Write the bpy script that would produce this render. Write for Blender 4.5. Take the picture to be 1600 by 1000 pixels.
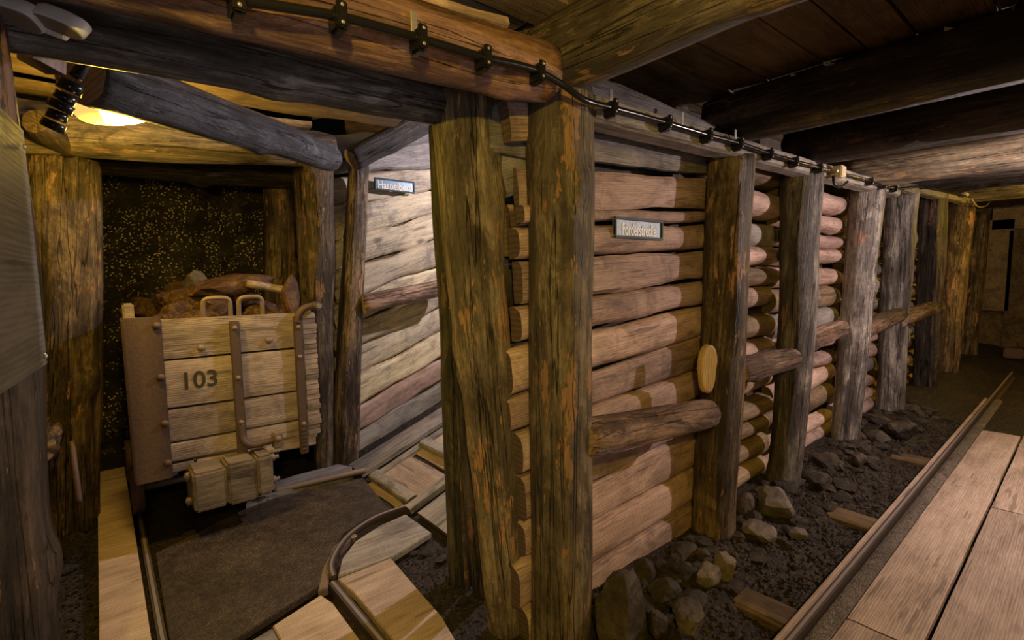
import bpy, bmesh, math, random
from mathutils import Vector as V, Matrix, noise, Euler
for o in list(bpy.data.objects): bpy.data.objects.remove(o)
SC = bpy.context.scene; COL = SC.collection
# ------------------------------------------------------------ camera
F = 770.0; H = 1.43
vx = V((920, 85, 770)).normalized(); vy = V((-650, 60, 770)); vy -= vx * vy.dot(vx); vy.normalize()
vz = -vx.cross(vy)
if vz.y < 0: vz = -vz
CAM = V((0, 0, H))
def c2w(c): c = V(c); return V((vx.dot(c), vy.dot(c), vz.dot(c)))        # camera (right, up, forward) -> world
cam = bpy.data.cameras.new('camera'); cam.sensor_width = 36; cam.lens = 36 * F / 1600; cam.clip_start = .02
co = bpy.data.objects.new('camera', cam); COL.objects.link(co)
r_, u_, f_ = c2w((1, 0, 0)), c2w((0, 1, 0)), c2w((0, 0, 1))
co.matrix_world = Matrix(((r_.x, u_.x, -f_.x, 0), (r_.y, u_.y, -f_.y, 0), (r_.z, u_.z, -f_.z, H), (0, 0, 0, 1)))
SC.camera = co
def ray(x, y): return c2w((x - 800, 500 - y, F))
def P(x, y, X=None, Y=None, Z=None, D=None):                             # where a sight line meets a world plane
    d = ray(x, y)
    if X is not None: k = X / d.x
    elif Y is not None: k = Y / d.y
    elif Z is not None: k = (Z - H) / d.z
    else: k = D / F
    return CAM + d * k
# ------------------------------------------------------------ world, lights, exposure
w = bpy.data.worlds.new('world'); SC.world = w; w.use_nodes = True
w.node_tree.nodes['Background'].inputs[0].default_value = (.5, .45, .4, 1)
w.node_tree.nodes['Background'].inputs[1].default_value = .002
SC.view_settings.view_transform = 'Standard'; SC.view_settings.look = 'None'
SC.view_settings.gamma = 1; SC.view_settings.use_curve_mapping = False
SC.view_settings.exposure = 0.0
def lamp(name, loc, col, watt, size=.05, aim=None, cone=None):
    l = bpy.data.lights.new(name, 'SPOT' if cone else 'POINT'); l.color = col; l.energy = watt; l.shadow_soft_size = size
    o = bpy.data.objects.new(name, l); COL.objects.link(o); o.location = loc
    if cone:
        l.spot_size = math.radians(cone); l.spot_blend = .5
        o.rotation_euler = (V(aim) - V(loc)).to_track_quat('-Z', 'Y').to_euler()
    return o
lamp('light_main_drift', (-.35, -.50, 2.00), (1, .69, .10), 92, .04)
lamp('light_main_drift_white', (4.22, -.38, 1.84), (1, .80, .78), 128, .03)
lamp('light_incline_white', (3.1, 2.45, 2.55), (.98, .87, .98), 152, .03)
lamp('light_side_drift', (.13, 2.92, 2.06), (1, .62, .07), 40, .06)
lamp('light_far_drift', (8.2, -.25, 2.1), (1, .62, .07), 70, .05)
lamp('light_cool_fill', (-.35, -.75, 1.15), (.70, .80, 1), 20, .35, (.5, 2.6, 1.9), 95)
# ------------------------------------------------------------ node materials
class NT:
    def __init__(s, name):
        s.m = bpy.data.materials.new(name); s.m.use_nodes = True; s.t = s.m.node_tree
        s.b = s.t.nodes['Principled BSDF']
    def n(s, typ, ins=None, **kw):
        x = s.t.nodes.new('ShaderNode' + typ)
        for k, v in kw.items(): setattr(x, k, v)
        for k, v in (ins or {}).items():
            if isinstance(v, bpy.types.NodeSocket): s.t.links.new(v, x.inputs[k])
            else: x.inputs[k].default_value = v
        return x
    def ramp(s, fac, stops):
        x = s.t.nodes.new('ShaderNodeValToRGB'); s.t.links.new(fac, x.inputs[0]); e = x.color_ramp.elements
        while len(e) < len(stops): e.new(.5)
        for q, (p, c) in zip(e, stops): q.position = p; q.color = (*c, 1) if len(c) == 3 else c
        return x.outputs[0]
    def mix(s, f, a, b, mode='MIX'):
        x = s.n('Mix', data_type='RGBA', blend_type=mode); i = x.inputs
        for k, v in ((0, f), (6, a), (7, b)):
            if isinstance(v, bpy.types.NodeSocket): s.t.links.new(v, i[k])
            else: i[k].default_value = v if k == 0 else (*v, 1)
        return x.outputs[2]
    def math(s, op, a, b=0):
        x = s.n('Math', {0: a, 1: b}, operation=op); return x.outputs[0]
    def out(s, col=None, rough=None, h=None, dist=.01, strength=1, metal=None, spec=None):
        for k, v in (('Base Color', col), ('Roughness', rough), ('Metallic', metal), ('Specular IOR Level', spec)):
            if v is None: continue
            if isinstance(v, bpy.types.NodeSocket): s.t.links.new(v, s.b.inputs[k])
            else: s.b.inputs[k].default_value = (*v, 1) if isinstance(v, tuple) else v
        if h is not None:
            b = s.n('Bump', {'Height': h, 'Distance': dist, 'Strength': strength}); s.t.links.new(b.outputs[0], s.b.inputs['Normal'])
        return s.m
G0, G1 = (0, 0, 0), (1, 1, 1)
def coords(t, scale):
    tc = t.n('TexCoord'); oi = t.n('ObjectInfo')
    off = t.n('VectorMath', {0: (37, 53, 71), 'Scale': oi.outputs['Random']}, operation='SCALE')
    ad = t.n('VectorMath', {0: tc.outputs['Object'], 1: off.outputs[0]}, operation='ADD')
    mp = t.n('Mapping', {'Vector': ad.outputs[0], 'Scale': scale})
    return ad.outputs[0], mp.outputs[0], oi.outputs['Random']
def noi(t, v, sc, det=6, ro=.6, dis=0): return t.n('TexNoise', {'Vector': v, 'Scale': sc, 'Detail': det, 'Roughness': ro, 'Distortion': dis}).outputs['Fac']
def log_mat(name, light, mid, dark, patch, amount=.5, rough=.5, moss=None, stk=.72):
    """weathered round timber, grain along local Z"""
    t = NT(name); raw, v, rnd = coords(t, (1, 1, .11))
    fine = noi(t, v, 62, 10, .78); broad = noi(t, raw, 3.2, 6, .7, .6)
    vert = noi(t, t.n('Mapping', {'Vector': raw, 'Scale': (1, 1, .05), 'Location': (4, 1, 8)}).outputs[0], 17, 6, .65, .3)
    speck = noi(t, t.n('Mapping', {'Vector': raw, 'Scale': (1, 1, .4)}).outputs[0], 95, 4, .7)
    a = t.math('ADD', t.math('ADD', t.math('MULTIPLY', fine, .34), t.math('MULTIPLY', broad, .28)), t.math('ADD', t.math('MULTIPLY', vert, .26), t.math('MULTIPLY', speck, .12)))
    col = t.ramp(a, [(.425, dark), (.478, mid), (.53, light), (.59, tuple(min(1, c * 1.6) for c in light))])
    st = noi(t, v, 8, 8, .7, .5)
    streak = t.ramp(st, [(.50, G0), (.57, G1)])
    col = t.mix(t.math('MULTIPLY', streak, stk), col, tuple(c * .35 for c in dark))
    dp = t.ramp(noi(t, t.n('Mapping', {'Vector': raw, 'Scale': (1, 1, .3), 'Location': (2, 6, 3)}).outputs[0], 6.0, 8, .74, .8), [(.49, G0), (.555, G1)])
    col = t.mix(t.math('MULTIPLY', dp, .62), col, tuple(c * .55 for c in dark))
    pv = t.n('Mapping', {'Vector': raw, 'Scale': (1, 1, .26), 'Location': (5, 3, 9)}).outputs[0]
    pm = noi(t, pv, 7.5, 8, .72); pm2 = noi(t, pv, 26, 5, .6)
    lo = .66 - amount * .18
    pmask = t.math('MAXIMUM', t.ramp(pm, [(lo, G0), (lo + .015, G1)]), t.ramp(pm2, [(lo + .06, G0), (lo + .075, G1)]))
    pc = t.mix(fine, tuple(c * .5 for c in patch), tuple(min(1, c * 1.4) for c in patch))
    col = t.mix(t.math('MULTIPLY', pmask, .85), col, pc)
    if moss:
        mm = t.ramp(noi(t, raw, 3.1, 4), [(.55, G0), (.68, G1)]); col = t.mix(t.math('MULTIPLY', mm, .6), col, moss)
    cr = noi(t, t.n('Mapping', {'Vector': raw, 'Scale': (1, 1, .035), 'Location': (1, 7, 2)}).outputs[0], 16, 4, .5, .3)
    crack = t.ramp(t.math('ABSOLUTE', t.math('SUBTRACT', cr, .5)), [(.0, G1), (.012, G0)])
    col = t.mix(t.math('MULTIPLY', crack, .75), col, (.008, .006, .004))
    br = t.math('ADD', t.math('MULTIPLY', rnd, .5), .75)
    col = t.mix(1, col, t.n('CombineColor', {0: br, 1: br, 2: br}).outputs[0], 'MULTIPLY')
    h = t.math('SUBTRACT', t.math('ADD', t.math('ADD', t.math('MULTIPLY', fine, .8), t.math('MULTIPLY', vert, 1.0)), t.math('ADD', t.math('MULTIPLY', speck, .35), t.math('MULTIPLY', pmask, -.22))), t.math('MULTIPLY', crack, .8))
    h = t.math('ADD', h, t.math('MULTIPLY', t.math('ADD', streak, dp), -.13))
    rr = t.ramp(fine, [(.3, (rough - .12,) * 3), (.7, (rough + .2,) * 3)])
    return t.out(col, rr, h, .013, 1.0, spec=.45)
def board_mat(name, light, mid, dark, rough=.6, knots=.8, stain=.4, bump=.006, grain=1.0):
    """sawn board, grain along local X, width along local Y"""
    t = NT(name); raw, v, rnd = coords(t, (.10, 1, 1))
    fine = noi(t, v, 120, 9, .75); med = noi(t, v, 26, 6, .65, .4); bro = noi(t, t.n('Mapping', {'Vector': raw, 'Scale': (.35, 1, 1)}).outputs[0], 5, 5, .6, .5)
    wv = t.n('TexWave', {'Vector': v, 'Scale': 30.0, 'Distortion': 7.0, 'Detail': 4.0, 'Detail Scale': 1.4}, bands_direction='Y').outputs['Fac']
    a = t.math('ADD', t.math('ADD', t.math('ADD', t.math('MULTIPLY', fine, .36), t.math('MULTIPLY', med, .26)), t.math('MULTIPLY', bro, .38)), t.math('MULTIPLY', t.math('SUBTRACT', wv, .5), .055 * grain))
    col = t.ramp(a, [(.39, dark), (.465, mid), (.54, light), (.63, tuple(min(1, c * 1.3) for c in light))])
    vo = t.n('TexVoronoi', {'Vector': t.n('Mapping', {'Vector': raw, 'Scale': (2.2, 5, 1.3)}).outputs[0], 'Scale': 1.0}).outputs['Distance']
    km = t.ramp(vo, [(.05, G1), (.13, G0)])
    col = t.mix(t.math('MULTIPLY', km, knots), col, tuple(c * .42 for c in mid))
    sm = t.ramp(noi(t, raw, 3.4, 5, .7, .8), [(.5, G0), (.66, G1)])
    col = t.mix(t.math('MULTIPLY', sm, stain), col, tuple(c * .45 for c in dark))
    sp = t.ramp(noi(t, v, 22, 3, .5), [(.66, G0), (.69, G1)]); col = t.mix(t.math('MULTIPLY', sp, .5), col, tuple(c * .3 for c in dark))
    br = t.math('ADD', t.math('MULTIPLY', rnd, .5), .75)
    col = t.mix(1, col, t.n('CombineColor', {0: br, 1: br, 2: t.math('ADD', t.math('MULTIPLY', br, .8), .16)}).outputs[0], 'MULTIPLY')
    h = t.math('ADD', t.math('ADD', t.math('MULTIPLY', fine, .7), t.math('MULTIPLY', med, .6)), t.math('ADD', t.math('MULTIPLY', wv, .12 * grain), t.math('MULTIPLY', km, .3)))
    return t.out(col, t.ramp(fine, [(.3, (rough - .08,) * 3), (.7, (min(1, rough + .2),) * 3)]), h, bump, .8, spec=.35)
def end_mat(name, a, b):
    t = NT(name); raw, v, rnd = coords(t, (1, 1, .3))
    f = noi(t, raw, 30, 6, .7, .5); wv = t.n('TexWave', {'Vector': raw, 'Scale': 18.0, 'Distortion': 3.0, 'Detail': 2.0}, wave_type='RINGS', rings_direction='Z').outputs['Fac']
    c = t.mix(t.math('ADD', t.math('MULTIPLY', f, .7), t.math('MULTIPLY', wv, .3)), a, b)
    return t.out(c, .75, f, .006, .8)
def rock_mat(name, a, b, c, rough=.55, sc=9, bump=.02, glit=0):
    t = NT(name); raw, v, rnd = coords(t, (1, 1, 1))
    f = noi(t, raw, sc, 10, .72, .4); g = noi(t, raw, sc * .3, 4, .6)
    col = t.ramp(t.math('ADD', t.math('MULTIPLY', f, .6), t.math('MULTIPLY', g, .4)), [(.36, a), (.5, b), (.62, c)])
    h = f
    if glit:
        vo = t.n('TexVoronoi', {'Vector': raw, 'Scale': 40.0, 'Randomness': 1.0}).outputs['Distance']
        gm = t.ramp(vo, [(.27, G1), (.33, G0)]); reg = t.ramp(noi(t, raw, 4.2, 3, .6), [(.44, G0), (.54, G1)])
        gm = t.math('MULTIPLY', gm, reg); col = t.mix(gm, col, (1, .86, .55)); h = t.math('ADD', f, t.math('MULTIPLY', gm, .3))  # pale dots painted in as lamp glints on water drops
    br = t.math('ADD', t.math('MULTIPLY', rnd, .6), .7)
    col = t.mix(1, col, t.n('CombineColor', {0: br, 1: br, 2: br}).outputs[0], 'MULTIPLY')
    return t.out(col, rough, h, bump, 1.0)
def dirt_mat(name, a, b, c, peb=40, bump=.02, rough=.7):
    t = NT(name); raw, v, rnd = coords(t, (1, 1, 1))
    f = noi(t, raw, 14, 10, .75, .5); g = noi(t, raw, 2.0, 5, .6)
    vo = t.n('TexVoronoi', {'Vector': raw, 'Scale': float(peb)}); d = vo.outputs['Distance']
    bw = t.n('RGBToBW', {0: vo.outputs['Color']}).outputs[0]
    col = t.ramp(t.math('ADD', t.math('ADD', t.math('MULTIPLY', f, .45), t.math('MULTIPLY', g, .3)), t.math('MULTIPLY', bw, .25)), [(.34, a), (.5, b), (.66, c)])
    return t.out(col, rough, t.math('ADD', f, t.math('MULTIPLY', t.math('SUBTRACT', 1, d), .6)), bump, 1.0)
def plain(name, col, rough=.5, metal=0, var=.25, sc=40, bump=.002):
    t = NT(name); raw, v, rnd = coords(t, (1, 1, 1)); f = noi(t, raw, sc, 6, .7)
    c = t.mix(f, tuple(x * (1 - var) for x in col), tuple(min(1, x * (1 + var)) for x in col))
    return t.out(c, rough, f, bump, .7, metal=metal)
def glow(name, col, strength):
    t = NT(name); t.b.inputs['Emission Color'].default_value = (*col, 1); t.b.inputs['Emission Strength'].default_value = strength
    return t.out(col, .3)
M = {}
M['olive'] = log_mat('olive weathered timber', (.34, .27, .17), (.22, .175, .11), (.09, .07, .05), (.55, .31, .15), .42, .5, stk=.4)
M['grey'] = log_mat('grey weathered timber', (.36, .33, .29), (.21, .19, .17), (.09, .075, .065), (.46, .25, .15), .25, .5)
M['brown'] = log_mat('brown timber', (.22, .16, .10), (.11, .075, .045), (.04, .028, .018), (.50, .27, .12), .38, .45)
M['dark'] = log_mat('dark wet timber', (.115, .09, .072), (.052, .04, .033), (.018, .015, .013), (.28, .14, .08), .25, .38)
M['red'] = log_mat('reddish barked timber', (.58, .33, .20), (.40, .21, .12), (.17, .08, .05), (.72, .46, .27), .35, .45, stk=.5)
M['slate'] = log_mat('slate grey timber', (.26, .26, .27), (.15, .15, .16), (.06, .06, .065), (.34, .36, .38), .12, .42)
M['darkred'] = log_mat('dark reddish timber', (.11, .07, .05), (.05, .032, .024), (.015, .011, .009), (.36, .19, .12), .45, .42)
M['buffer'] = board_mat('dirty buffer timber', (.33, .27, .215), (.24, .19, .15), (.10, .08, .06), stain=.6, knots=.2, bump=.008)
M['gloss'] = log_mat('shiny brown roundwood', (.36, .24, .17), (.22, .13, .09), (.08, .045, .035), (.46, .29, .2), .3, .30)
M['mossy'] = log_mat('mossy timber', (.15, .13, .06), (.075, .065, .03), (.03, .026, .015), (.25, .15, .07), .2, .5, (.08, .15, .015))
M['board'] = board_mat('sawn lagging board', (.64, .46, .39), (.47, .32, .265), (.22, .15, .12), stain=.5)
M['boardpale'] = board_mat('pale lagging board', (.70, .60, .43), (.46, .385, .29), (.16, .15, .14), knots=.9, stain=.55)
M['boardgrey'] = board_mat('grey lagging board', (.36, .33, .31), (.24, .215, .20), (.11, .095, .085))
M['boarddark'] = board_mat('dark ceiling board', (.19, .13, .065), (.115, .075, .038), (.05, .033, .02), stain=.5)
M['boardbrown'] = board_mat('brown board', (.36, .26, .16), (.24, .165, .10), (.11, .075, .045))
M['walk'] = board_mat('worn walkway plank', (.52, .40, .32), (.42, .315, .25), (.28, .205, .16), knots=.35, stain=.15, bump=.003, grain=1.6)
M['cartwood'] = board_mat('dusty cart plank', (.46, .365, .31), (.345, .272, .228), (.18, .142, .12), stain=.45, knots=.3, bump=.006)
M['end'] = end_mat('pale end grain', (.14, .10, .065), (.42, .31, .20))
M['enddark'] = end_mat('dark end grain', (.05, .035, .025), (.22, .15, .10))
M['rock'] = rock_mat('dark rock', (.018, .014, .011), (.06, .046, .036), (.14, .115, .09), .55)
M['rockgrey'] = rock_mat('grey brown rock', (.06, .05, .042), (.16, .135, .11), (.30, .26, .21), .6)
M['ore'] = rock_mat('rusty ore', (.025, .011, .006), (.09, .042, .018), (.24, .14, .065), .6, 14)
M['wet'] = rock_mat('wet rock face', (.006, .005, .003), (.03, .024, .013), (.09, .07, .035), .35, 7, .04, 1)
M['dirt'] = dirt_mat('dark dirt', (.007, .005, .004), (.025, .017, .012), (.075, .052, .034), 55)
M['grit'] = dirt_mat('packed grit', (.05, .04, .03), (.15, .12, .09), (.30, .25, .19), 160, .01)
M['gravel'] = rock_mat('gravel', (.015, .011, .009), (.05, .038, .028), (.14, .11, .08), .28, 30)
M['rust'] = plain('rusty iron', (.135, .088, .070), .6, .25, .45, 70, .003)
M['iron'] = plain('dusty iron', (.27, .20, .145), .55, .3, .35, 50, .003)
M['plate'] = dirt_mat('worn steel plate', (.014, .010, .007), (.052, .037, .026), (.17, .125, .09), 260, .003, .5)
M['steel'] = plain('worn rail steel', (.42, .38, .37), .32, .45, .3, 60, .001)
M['raildirt'] = plain('dirty rail flank', (.085, .06, .045), .6, .2, .5, 60, .004)
M['black'] = plain('black plastic', (.012, .012, .013), .22, 0, .2, 30, .0005)
M['zinc'] = plain('galvanised strip', (.55, .52, .46), .4, .6, .3, 40, .001)
M['beige'] = plain('beige plastic', (.62, .52, .32), .45, 0, .06, 20, .0002)
M['white'] = plain('white plastic', (.62, .63, .66), .4, 0, .05, 10, .0002)
M['lens'] = plain('milky lens', (.70, .74, .74), .3, 0, .05, 10, .0002)
M['blue'] = plain('pale blue enamel', (.09, .21, .29), .35, .1, .3, 30, .001)
M['metalsign'] = plain('blotched silver enamel', (.34, .44, .58), .5, .1, .95, 30, .001)
M['frame'] = plain('dark sign frame', (.012, .02, .03), .6, .0, .4, 30, .001)
M['cream'] = plain('cream lettering', (.82, .76, .60), .5, 0, .08)
M['ink'] = plain('dark stamped figures', (.06, .045, .03), .8, 0, .3)
M['panel'] = board_mat('dull streaked panel', (.15, .14, .115), (.10, .09, .07), (.06, .05, .04), rough=.6, knots=0, stain=.25, bump=.001)
M['yellowwood'] = board_mat('fresh axe cut', (.62, .44, .18), (.52, .36, .14), (.36, .24, .09), knots=.2, stain=.1)
M['foil'] = plain('torn white foil', (.75, .75, .74), .4, 0, .1)
# ------------------------------------------------------------ object helpers
def tag(o, label=None, cat=None, group=None, kind=None):
    for k, v in (('label', label), ('category', cat), ('group', group), ('kind', kind)):
        if v: o[k] = v
    return o
WM = {}
def setmw(o, parent, mw):
    if parent: o.parent = parent; o.matrix_basis = WM.get(parent.name, parent.matrix_world).inverted() @ mw; WM[o.name] = mw.copy()
    else: o.matrix_world = mw
def mesh_obj(name, verts, faces, mats, parent=None, mw=None, smooth=True, fmat=None, flat=None):
    me = bpy.data.meshes.new(name); me.from_pydata([tuple(v) for v in verts], [], faces); me.update()
    for m in (mats if isinstance(mats, (list, tuple)) else [mats]): me.materials.append(M[m])
    for i, p in enumerate(me.polygons):
        p.use_smooth = smooth and not (flat and i in flat)
        if fmat: p.material_index = fmat[i]
    o = bpy.data.objects.new(name, me); COL.objects.link(o)
    if mw is not None: setmw(o, parent, mw)
    return o
def empty(name, loc, label, cat, group=None, rz=0):
    o = bpy.data.objects.new(name, None); COL.objects.link(o); o.empty_display_size = .1
    o.matrix_world = Matrix.Translation(V(loc)) @ Matrix.Rotation(rz, 4, 'Z'); return tag(o, label, cat, group)
def frame(o, x, z):                                                        # matrix with local X = x, local Z ~ z
    x = V(x).normalized(); z = V(z); z = (z - x * z.dot(x)).normalized(); y = z.cross(x)
    return Matrix(((x.x, y.x, z.x, o[0]), (x.y, y.y, z.y, o[1]), (x.z, y.z, z.z, o[2]), (0, 0, 0, 1)))
def zframe(o, z):
    z = V(z).normalized(); x = V((1, 0, 0)) if abs(z.x) < .8 else V((0, 1, 0)); x = (x - z * x.dot(z)).normalized(); return frame(o, x, z)
SEED = [1]
def log(name, label, cat, p0, p1, r0, r1, mat, group=None, bend=0, rough=.055, knots=4, parent=None, endm='end', seg=40, lump=1.0, fl=.0):
    """round timber, local Z from p0 to p1, lumpy, with facets, knots and sawn ends"""
    SEED[0] += 1; s = SEED[0] * 7.31; rd = random.Random(SEED[0])
    p0, p1 = V(p0), V(p1); L = (p1 - p0).length; n = max(10, int(L / .04)); vs = []; fs = []; fm = []
    kn = [(rd.random() * L, rd.random() * 6.28, .03 + rd.random() * .035, .10 + rd.random() * .16) for _ in range(knots)]
    ba = rd.random() * 6.28
    for i in range(n + 1):
        t = i / n; z = t * L; R = r0 + (r1 - r0) * t
        ox = bend * math.sin(math.pi * t) * math.cos(ba) + .012 * noise.noise(V((z * 1.6, s, 0))); oy = bend * math.sin(math.pi * t) * math.sin(ba) + .012 * noise.noise(V((z * 1.6, s, 9)))
        for j in range(seg):
            a = 6.28318 * j / seg; c, q = math.cos(a), math.sin(a)
            k = 1 + rough * lump * 1.5 * noise.noise(V((c * 1.1 + s, q * 1.1, z * 1.5))) + rough * .7 * noise.noise(V((c * 3.2, q * 3.2 + s, z * 1.1))) + rough * .45 * noise.noise(V((c * 9, q * 9 + s, z * 1.4)))
            for kz, ka, ks, kh in kn:
                da = (a - ka + 3.14159) % 6.28318 - 3.14159; dd = ((z - kz) / (ks * 1.3)) ** 2 + (da * R / ks) ** 2
                if dd < 9: k += kh * math.exp(-dd)
            if fl: k = min(k, (1 - fl) / max(abs(c), abs(q), 1e-3))
            zz = z
            if i == 0: k *= .95
            if i == n: k *= .95
            if i in (0, n): zz = z + .012 * noise.noise(V((c * 2 + s, q * 2, i)))
            vs.append((ox + R * k * c, oy + R * k * q, zz))
    for i in range(n):
        for j in range(seg): a = i * seg + j; b = i * seg + (j + 1) % seg; fs.append((a, b, b + seg, a + seg)); fm.append(0)
    for i, z in ((0, 0), (n, L)):
        vs.append((vs[i * seg][0] * 0, 0, z)); cidx = len(vs) - 1
        for j in range(seg):
            a = i * seg + j; b = i * seg + (j + 1) % seg; fs.append((cidx, b, a) if i == 0 else (cidx, a, b)); fm.append(1)
    flat = {k for k, m in enumerate(fm) if m}
    o = mesh_obj(name, vs, fs, [mat, endm], parent, zframe(p0, p1 - p0), True, fm, flat)
    return tag(o, label, cat, group)
def board(name, label, cat, p0, p1, width, t, nrm, mat, group=None, bulge=.12, wane=.010, w1=None, parent=None, endm='enddark', pw=2, ch=.12, step=.06):
    """board along local X, width local Y, front face on local +Z; bulge .12 = sawn, 1 = half-round slab"""
    SEED[0] += 1; s = SEED[0] * 3.77; p0, p1 = V(p0), V(p1); L = (p1 - p0).length; n = max(2, int(L / step)); K = 10
    vs = []; fs = []; fm = []; w1 = w1 or width
    for i in range(n + 1):
        x = L * i / n; W = width + (w1 - width) * i / n
        lo = -W / 2 + wane * noise.noise(V((x * 2.2, s, 0))) * 1.6 + wane * .5 * noise.noise(V((x * 8, s, 3))); hi = W / 2 + wane * noise.noise(V((x * 2.2, s, 5))) * 1.6 + wane * .5 * noise.noise(V((x * 8, s, 8)))
        ex = (.010 * noise.noise(V((s, 1, 1))) if i in (0, n) else 0)
        for j in range(K + 1):
            v = j / K; u = 2 * v - 1; y = lo + (hi - lo) * v
            z = t * ((1 - bulge) + bulge * max(0, 1 - abs(u) ** pw) ** (1 / pw)) + .003 * noise.noise(V((x * 3, y * 14, s)))
            if j in (0, K): z = t * (1 - ch) * (1 - bulge)
            if bulge < .5 and j in (0, K): pass
            vs.append((x + ex, y, z))
        vs.append((x + ex, hi, 0)); vs.append((x + ex, lo, 0))
    S = K + 3
    for i in range(n):
        for j in range(S): a = i * S + j; b = i * S + (j + 1) % S; fs.append((a, a + S, b + S, b)); fm.append(0)
    fs.append(tuple(range(S))); fm.append(1); fs.append(tuple(range(n * S + S - 1, n * S - 1, -1))); fm.append(1)
    flat = {k for k in range(len(fs)) if fm[k] or (k % S) >= K}
    o = mesh_obj(name, vs, fs, [mat, endm], parent, frame(p0, p1 - p0, nrm), bulge >= .5, fm, flat)
    return tag(o, label, cat, group)
def box(name, mat, lo, hi, parent=None, bev=.004, mw=None, label=None, cat=None, group=None):
    """bevelled box between two corners (world, or in frame mw)"""
    bm = bmesh.new(); bmesh.ops.create_cube(bm, size=1); lo, hi = V(lo), V(hi); c = (lo + hi) / 2; d = hi - lo
    for v in bm.verts: v.co = V((v.co.x * d.x, v.co.y * d.y, v.co.z * d.z))
    if bev: bmesh.ops.bevel(bm, geom=bm.edges[:], offset=min(bev, min(abs(q) for q in d) * .3), segments=2, affect='EDGES')
    me = bpy.data.meshes.new(name); bm.to_mesh(me); bm.free(); me.materials.append(M[mat])
    o = bpy.data.objects.new(name, me); COL.objects.link(o); mm = (mw or Matrix()) @ Matrix.Translation(c)
    setmw(o, parent, mm)
    return tag(o, label, cat, group)
def tube(name, pts, r, mat, parent=None, label=None, cat=None, group=None, seg=12, sub=5, closed=False, sq=1.0):
    """smooth bent tube through points (Catmull-Rom)"""
    pts = [V(p) for p in pts]; q = []
    if len(pts) > 2:
        for i in range(len(pts) - 1):
            a, b, c, d = pts[max(i - 1, 0)], pts[i], pts[i + 1], pts[min(i + 2, len(pts) - 1)]
            for k in range(sub):
                t = k / sub; q.append(.5 * ((2 * b) + (c - a) * t + (2 * a - 5 * b + 4 * c - d) * t * t + (3 * b - a - 3 * c + d) * t ** 3))
        q.append(pts[-1])
    else: q = pts
    vs = []; fs = []; up = None; o0 = q[0]
    for i, p in enumerate(q):
        d = (q[min(i + 1, len(q) - 1)] - q[max(i - 1, 0)]).normalized()
        if up is None: up = V((0, 0, 1)) if abs(d.z) < .9 else V((1, 0, 0))
        up = (up - d * up.dot(d)).normalized(); sd = d.cross(up)
        for j in range(seg): a = 6.28318 * j / seg; vs.append(p - o0 + up * math.cos(a) * r * sq + sd * math.sin(a) * r)
    for i in range(len(q) - 1):
        for j in range(seg): a = i * seg + j; b = i * seg + (j + 1) % seg; fs.append((a, b, b + seg, a + seg))
    fs.append(tuple(reversed(range(seg)))); k = (len(q) - 1) * seg; fs.append(tuple(range(k, k + seg)))
    return tag(mesh_obj(name, vs, fs, mat, parent, Matrix.Translation(o0), True, None, {len(fs) - 1, len(fs) - 2}), label, cat, group)
def slab(name, mat, pts, z0, z1, label=None, cat=None, group=None, parent=None, bev=.004):
    """flat piece with a drawn outline"""
    c = sum((V((p[0], p[1], 0)) for p in pts), V()) / len(pts); bm = bmesh.new()
    vv = [bm.verts.new((p[0] - c.x, p[1] - c.y, z0)) for p in pts]; f = bm.faces.new(vv)
    r = bmesh.ops.extrude_face_region(bm, geom=[f]); 
    for v in r['geom']:
        if isinstance(v, bmesh.types.BMVert): v.co.z = z1
    bmesh.ops.recalc_face_normals(bm, faces=bm.faces[:])
    if bev: bmesh.ops.bevel(bm, geom=[e for e in bm.edges if all(abs(v.co.z - z1) < 1e-6 for v in e.verts)], offset=bev, segments=2, affect='EDGES')
    me = bpy.data.meshes.new(name); bm.to_mesh(me); bm.free(); me.materials.append(M[mat])
    o = bpy.data.objects.new(name, me); COL.objects.link(o)
    mw = Matrix.Translation((c.x, c.y, 0))
    setmw(o, parent, mw)
    return tag(o, label, cat, group)
def rock_mesh(size, seed, sub=3):
    rd = random.Random(seed); bm = bmesh.new(); bmesh.ops.create_icosphere(bm, subdivisions=sub, radius=1)
    pl = []
    for _ in range(13):
        n = V((rd.gauss(0, 1), rd.gauss(0, 1), rd.gauss(0, 1))).normalized(); pl.append((n, .55 + rd.random() * .3))
    for v in bm.verts:
        d = v.co.normalized(); k = 1.0
        for n, h in pl:
            q = d.dot(n)
            if q > 1e-3: k = min(k, h / q)
        k *= 1 + .07 * noise.noise(d * 3 + V((seed, 0, 0))) + .04 * noise.noise(d * 8 + V((seed, 0, 0)))
        v.co = V((d.x * size[0], d.y * size[1], d.z * size[2])) * k * .5 * 1.25
    me = bpy.data.meshes.new('rock'); bm.to_mesh(me); bm.free(); return me
def rock(name, label, cat, loc, size, seed, mat='rock', group=None, rz=None, parent=None, rot=None):
    me = rock_mesh(size, seed); me.materials.append(M[mat]); o = bpy.data.objects.new(name, me); COL.objects.link(o)
    rd = random.Random(seed + 5); o.location = loc
    o.rotation_euler = rot or (rd.uniform(-.3, .3), rd.uniform(-.3, .3), rd.uniform(0, 6.28))
    if parent: o.parent = parent
    return tag(o, label, cat, group)
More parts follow.
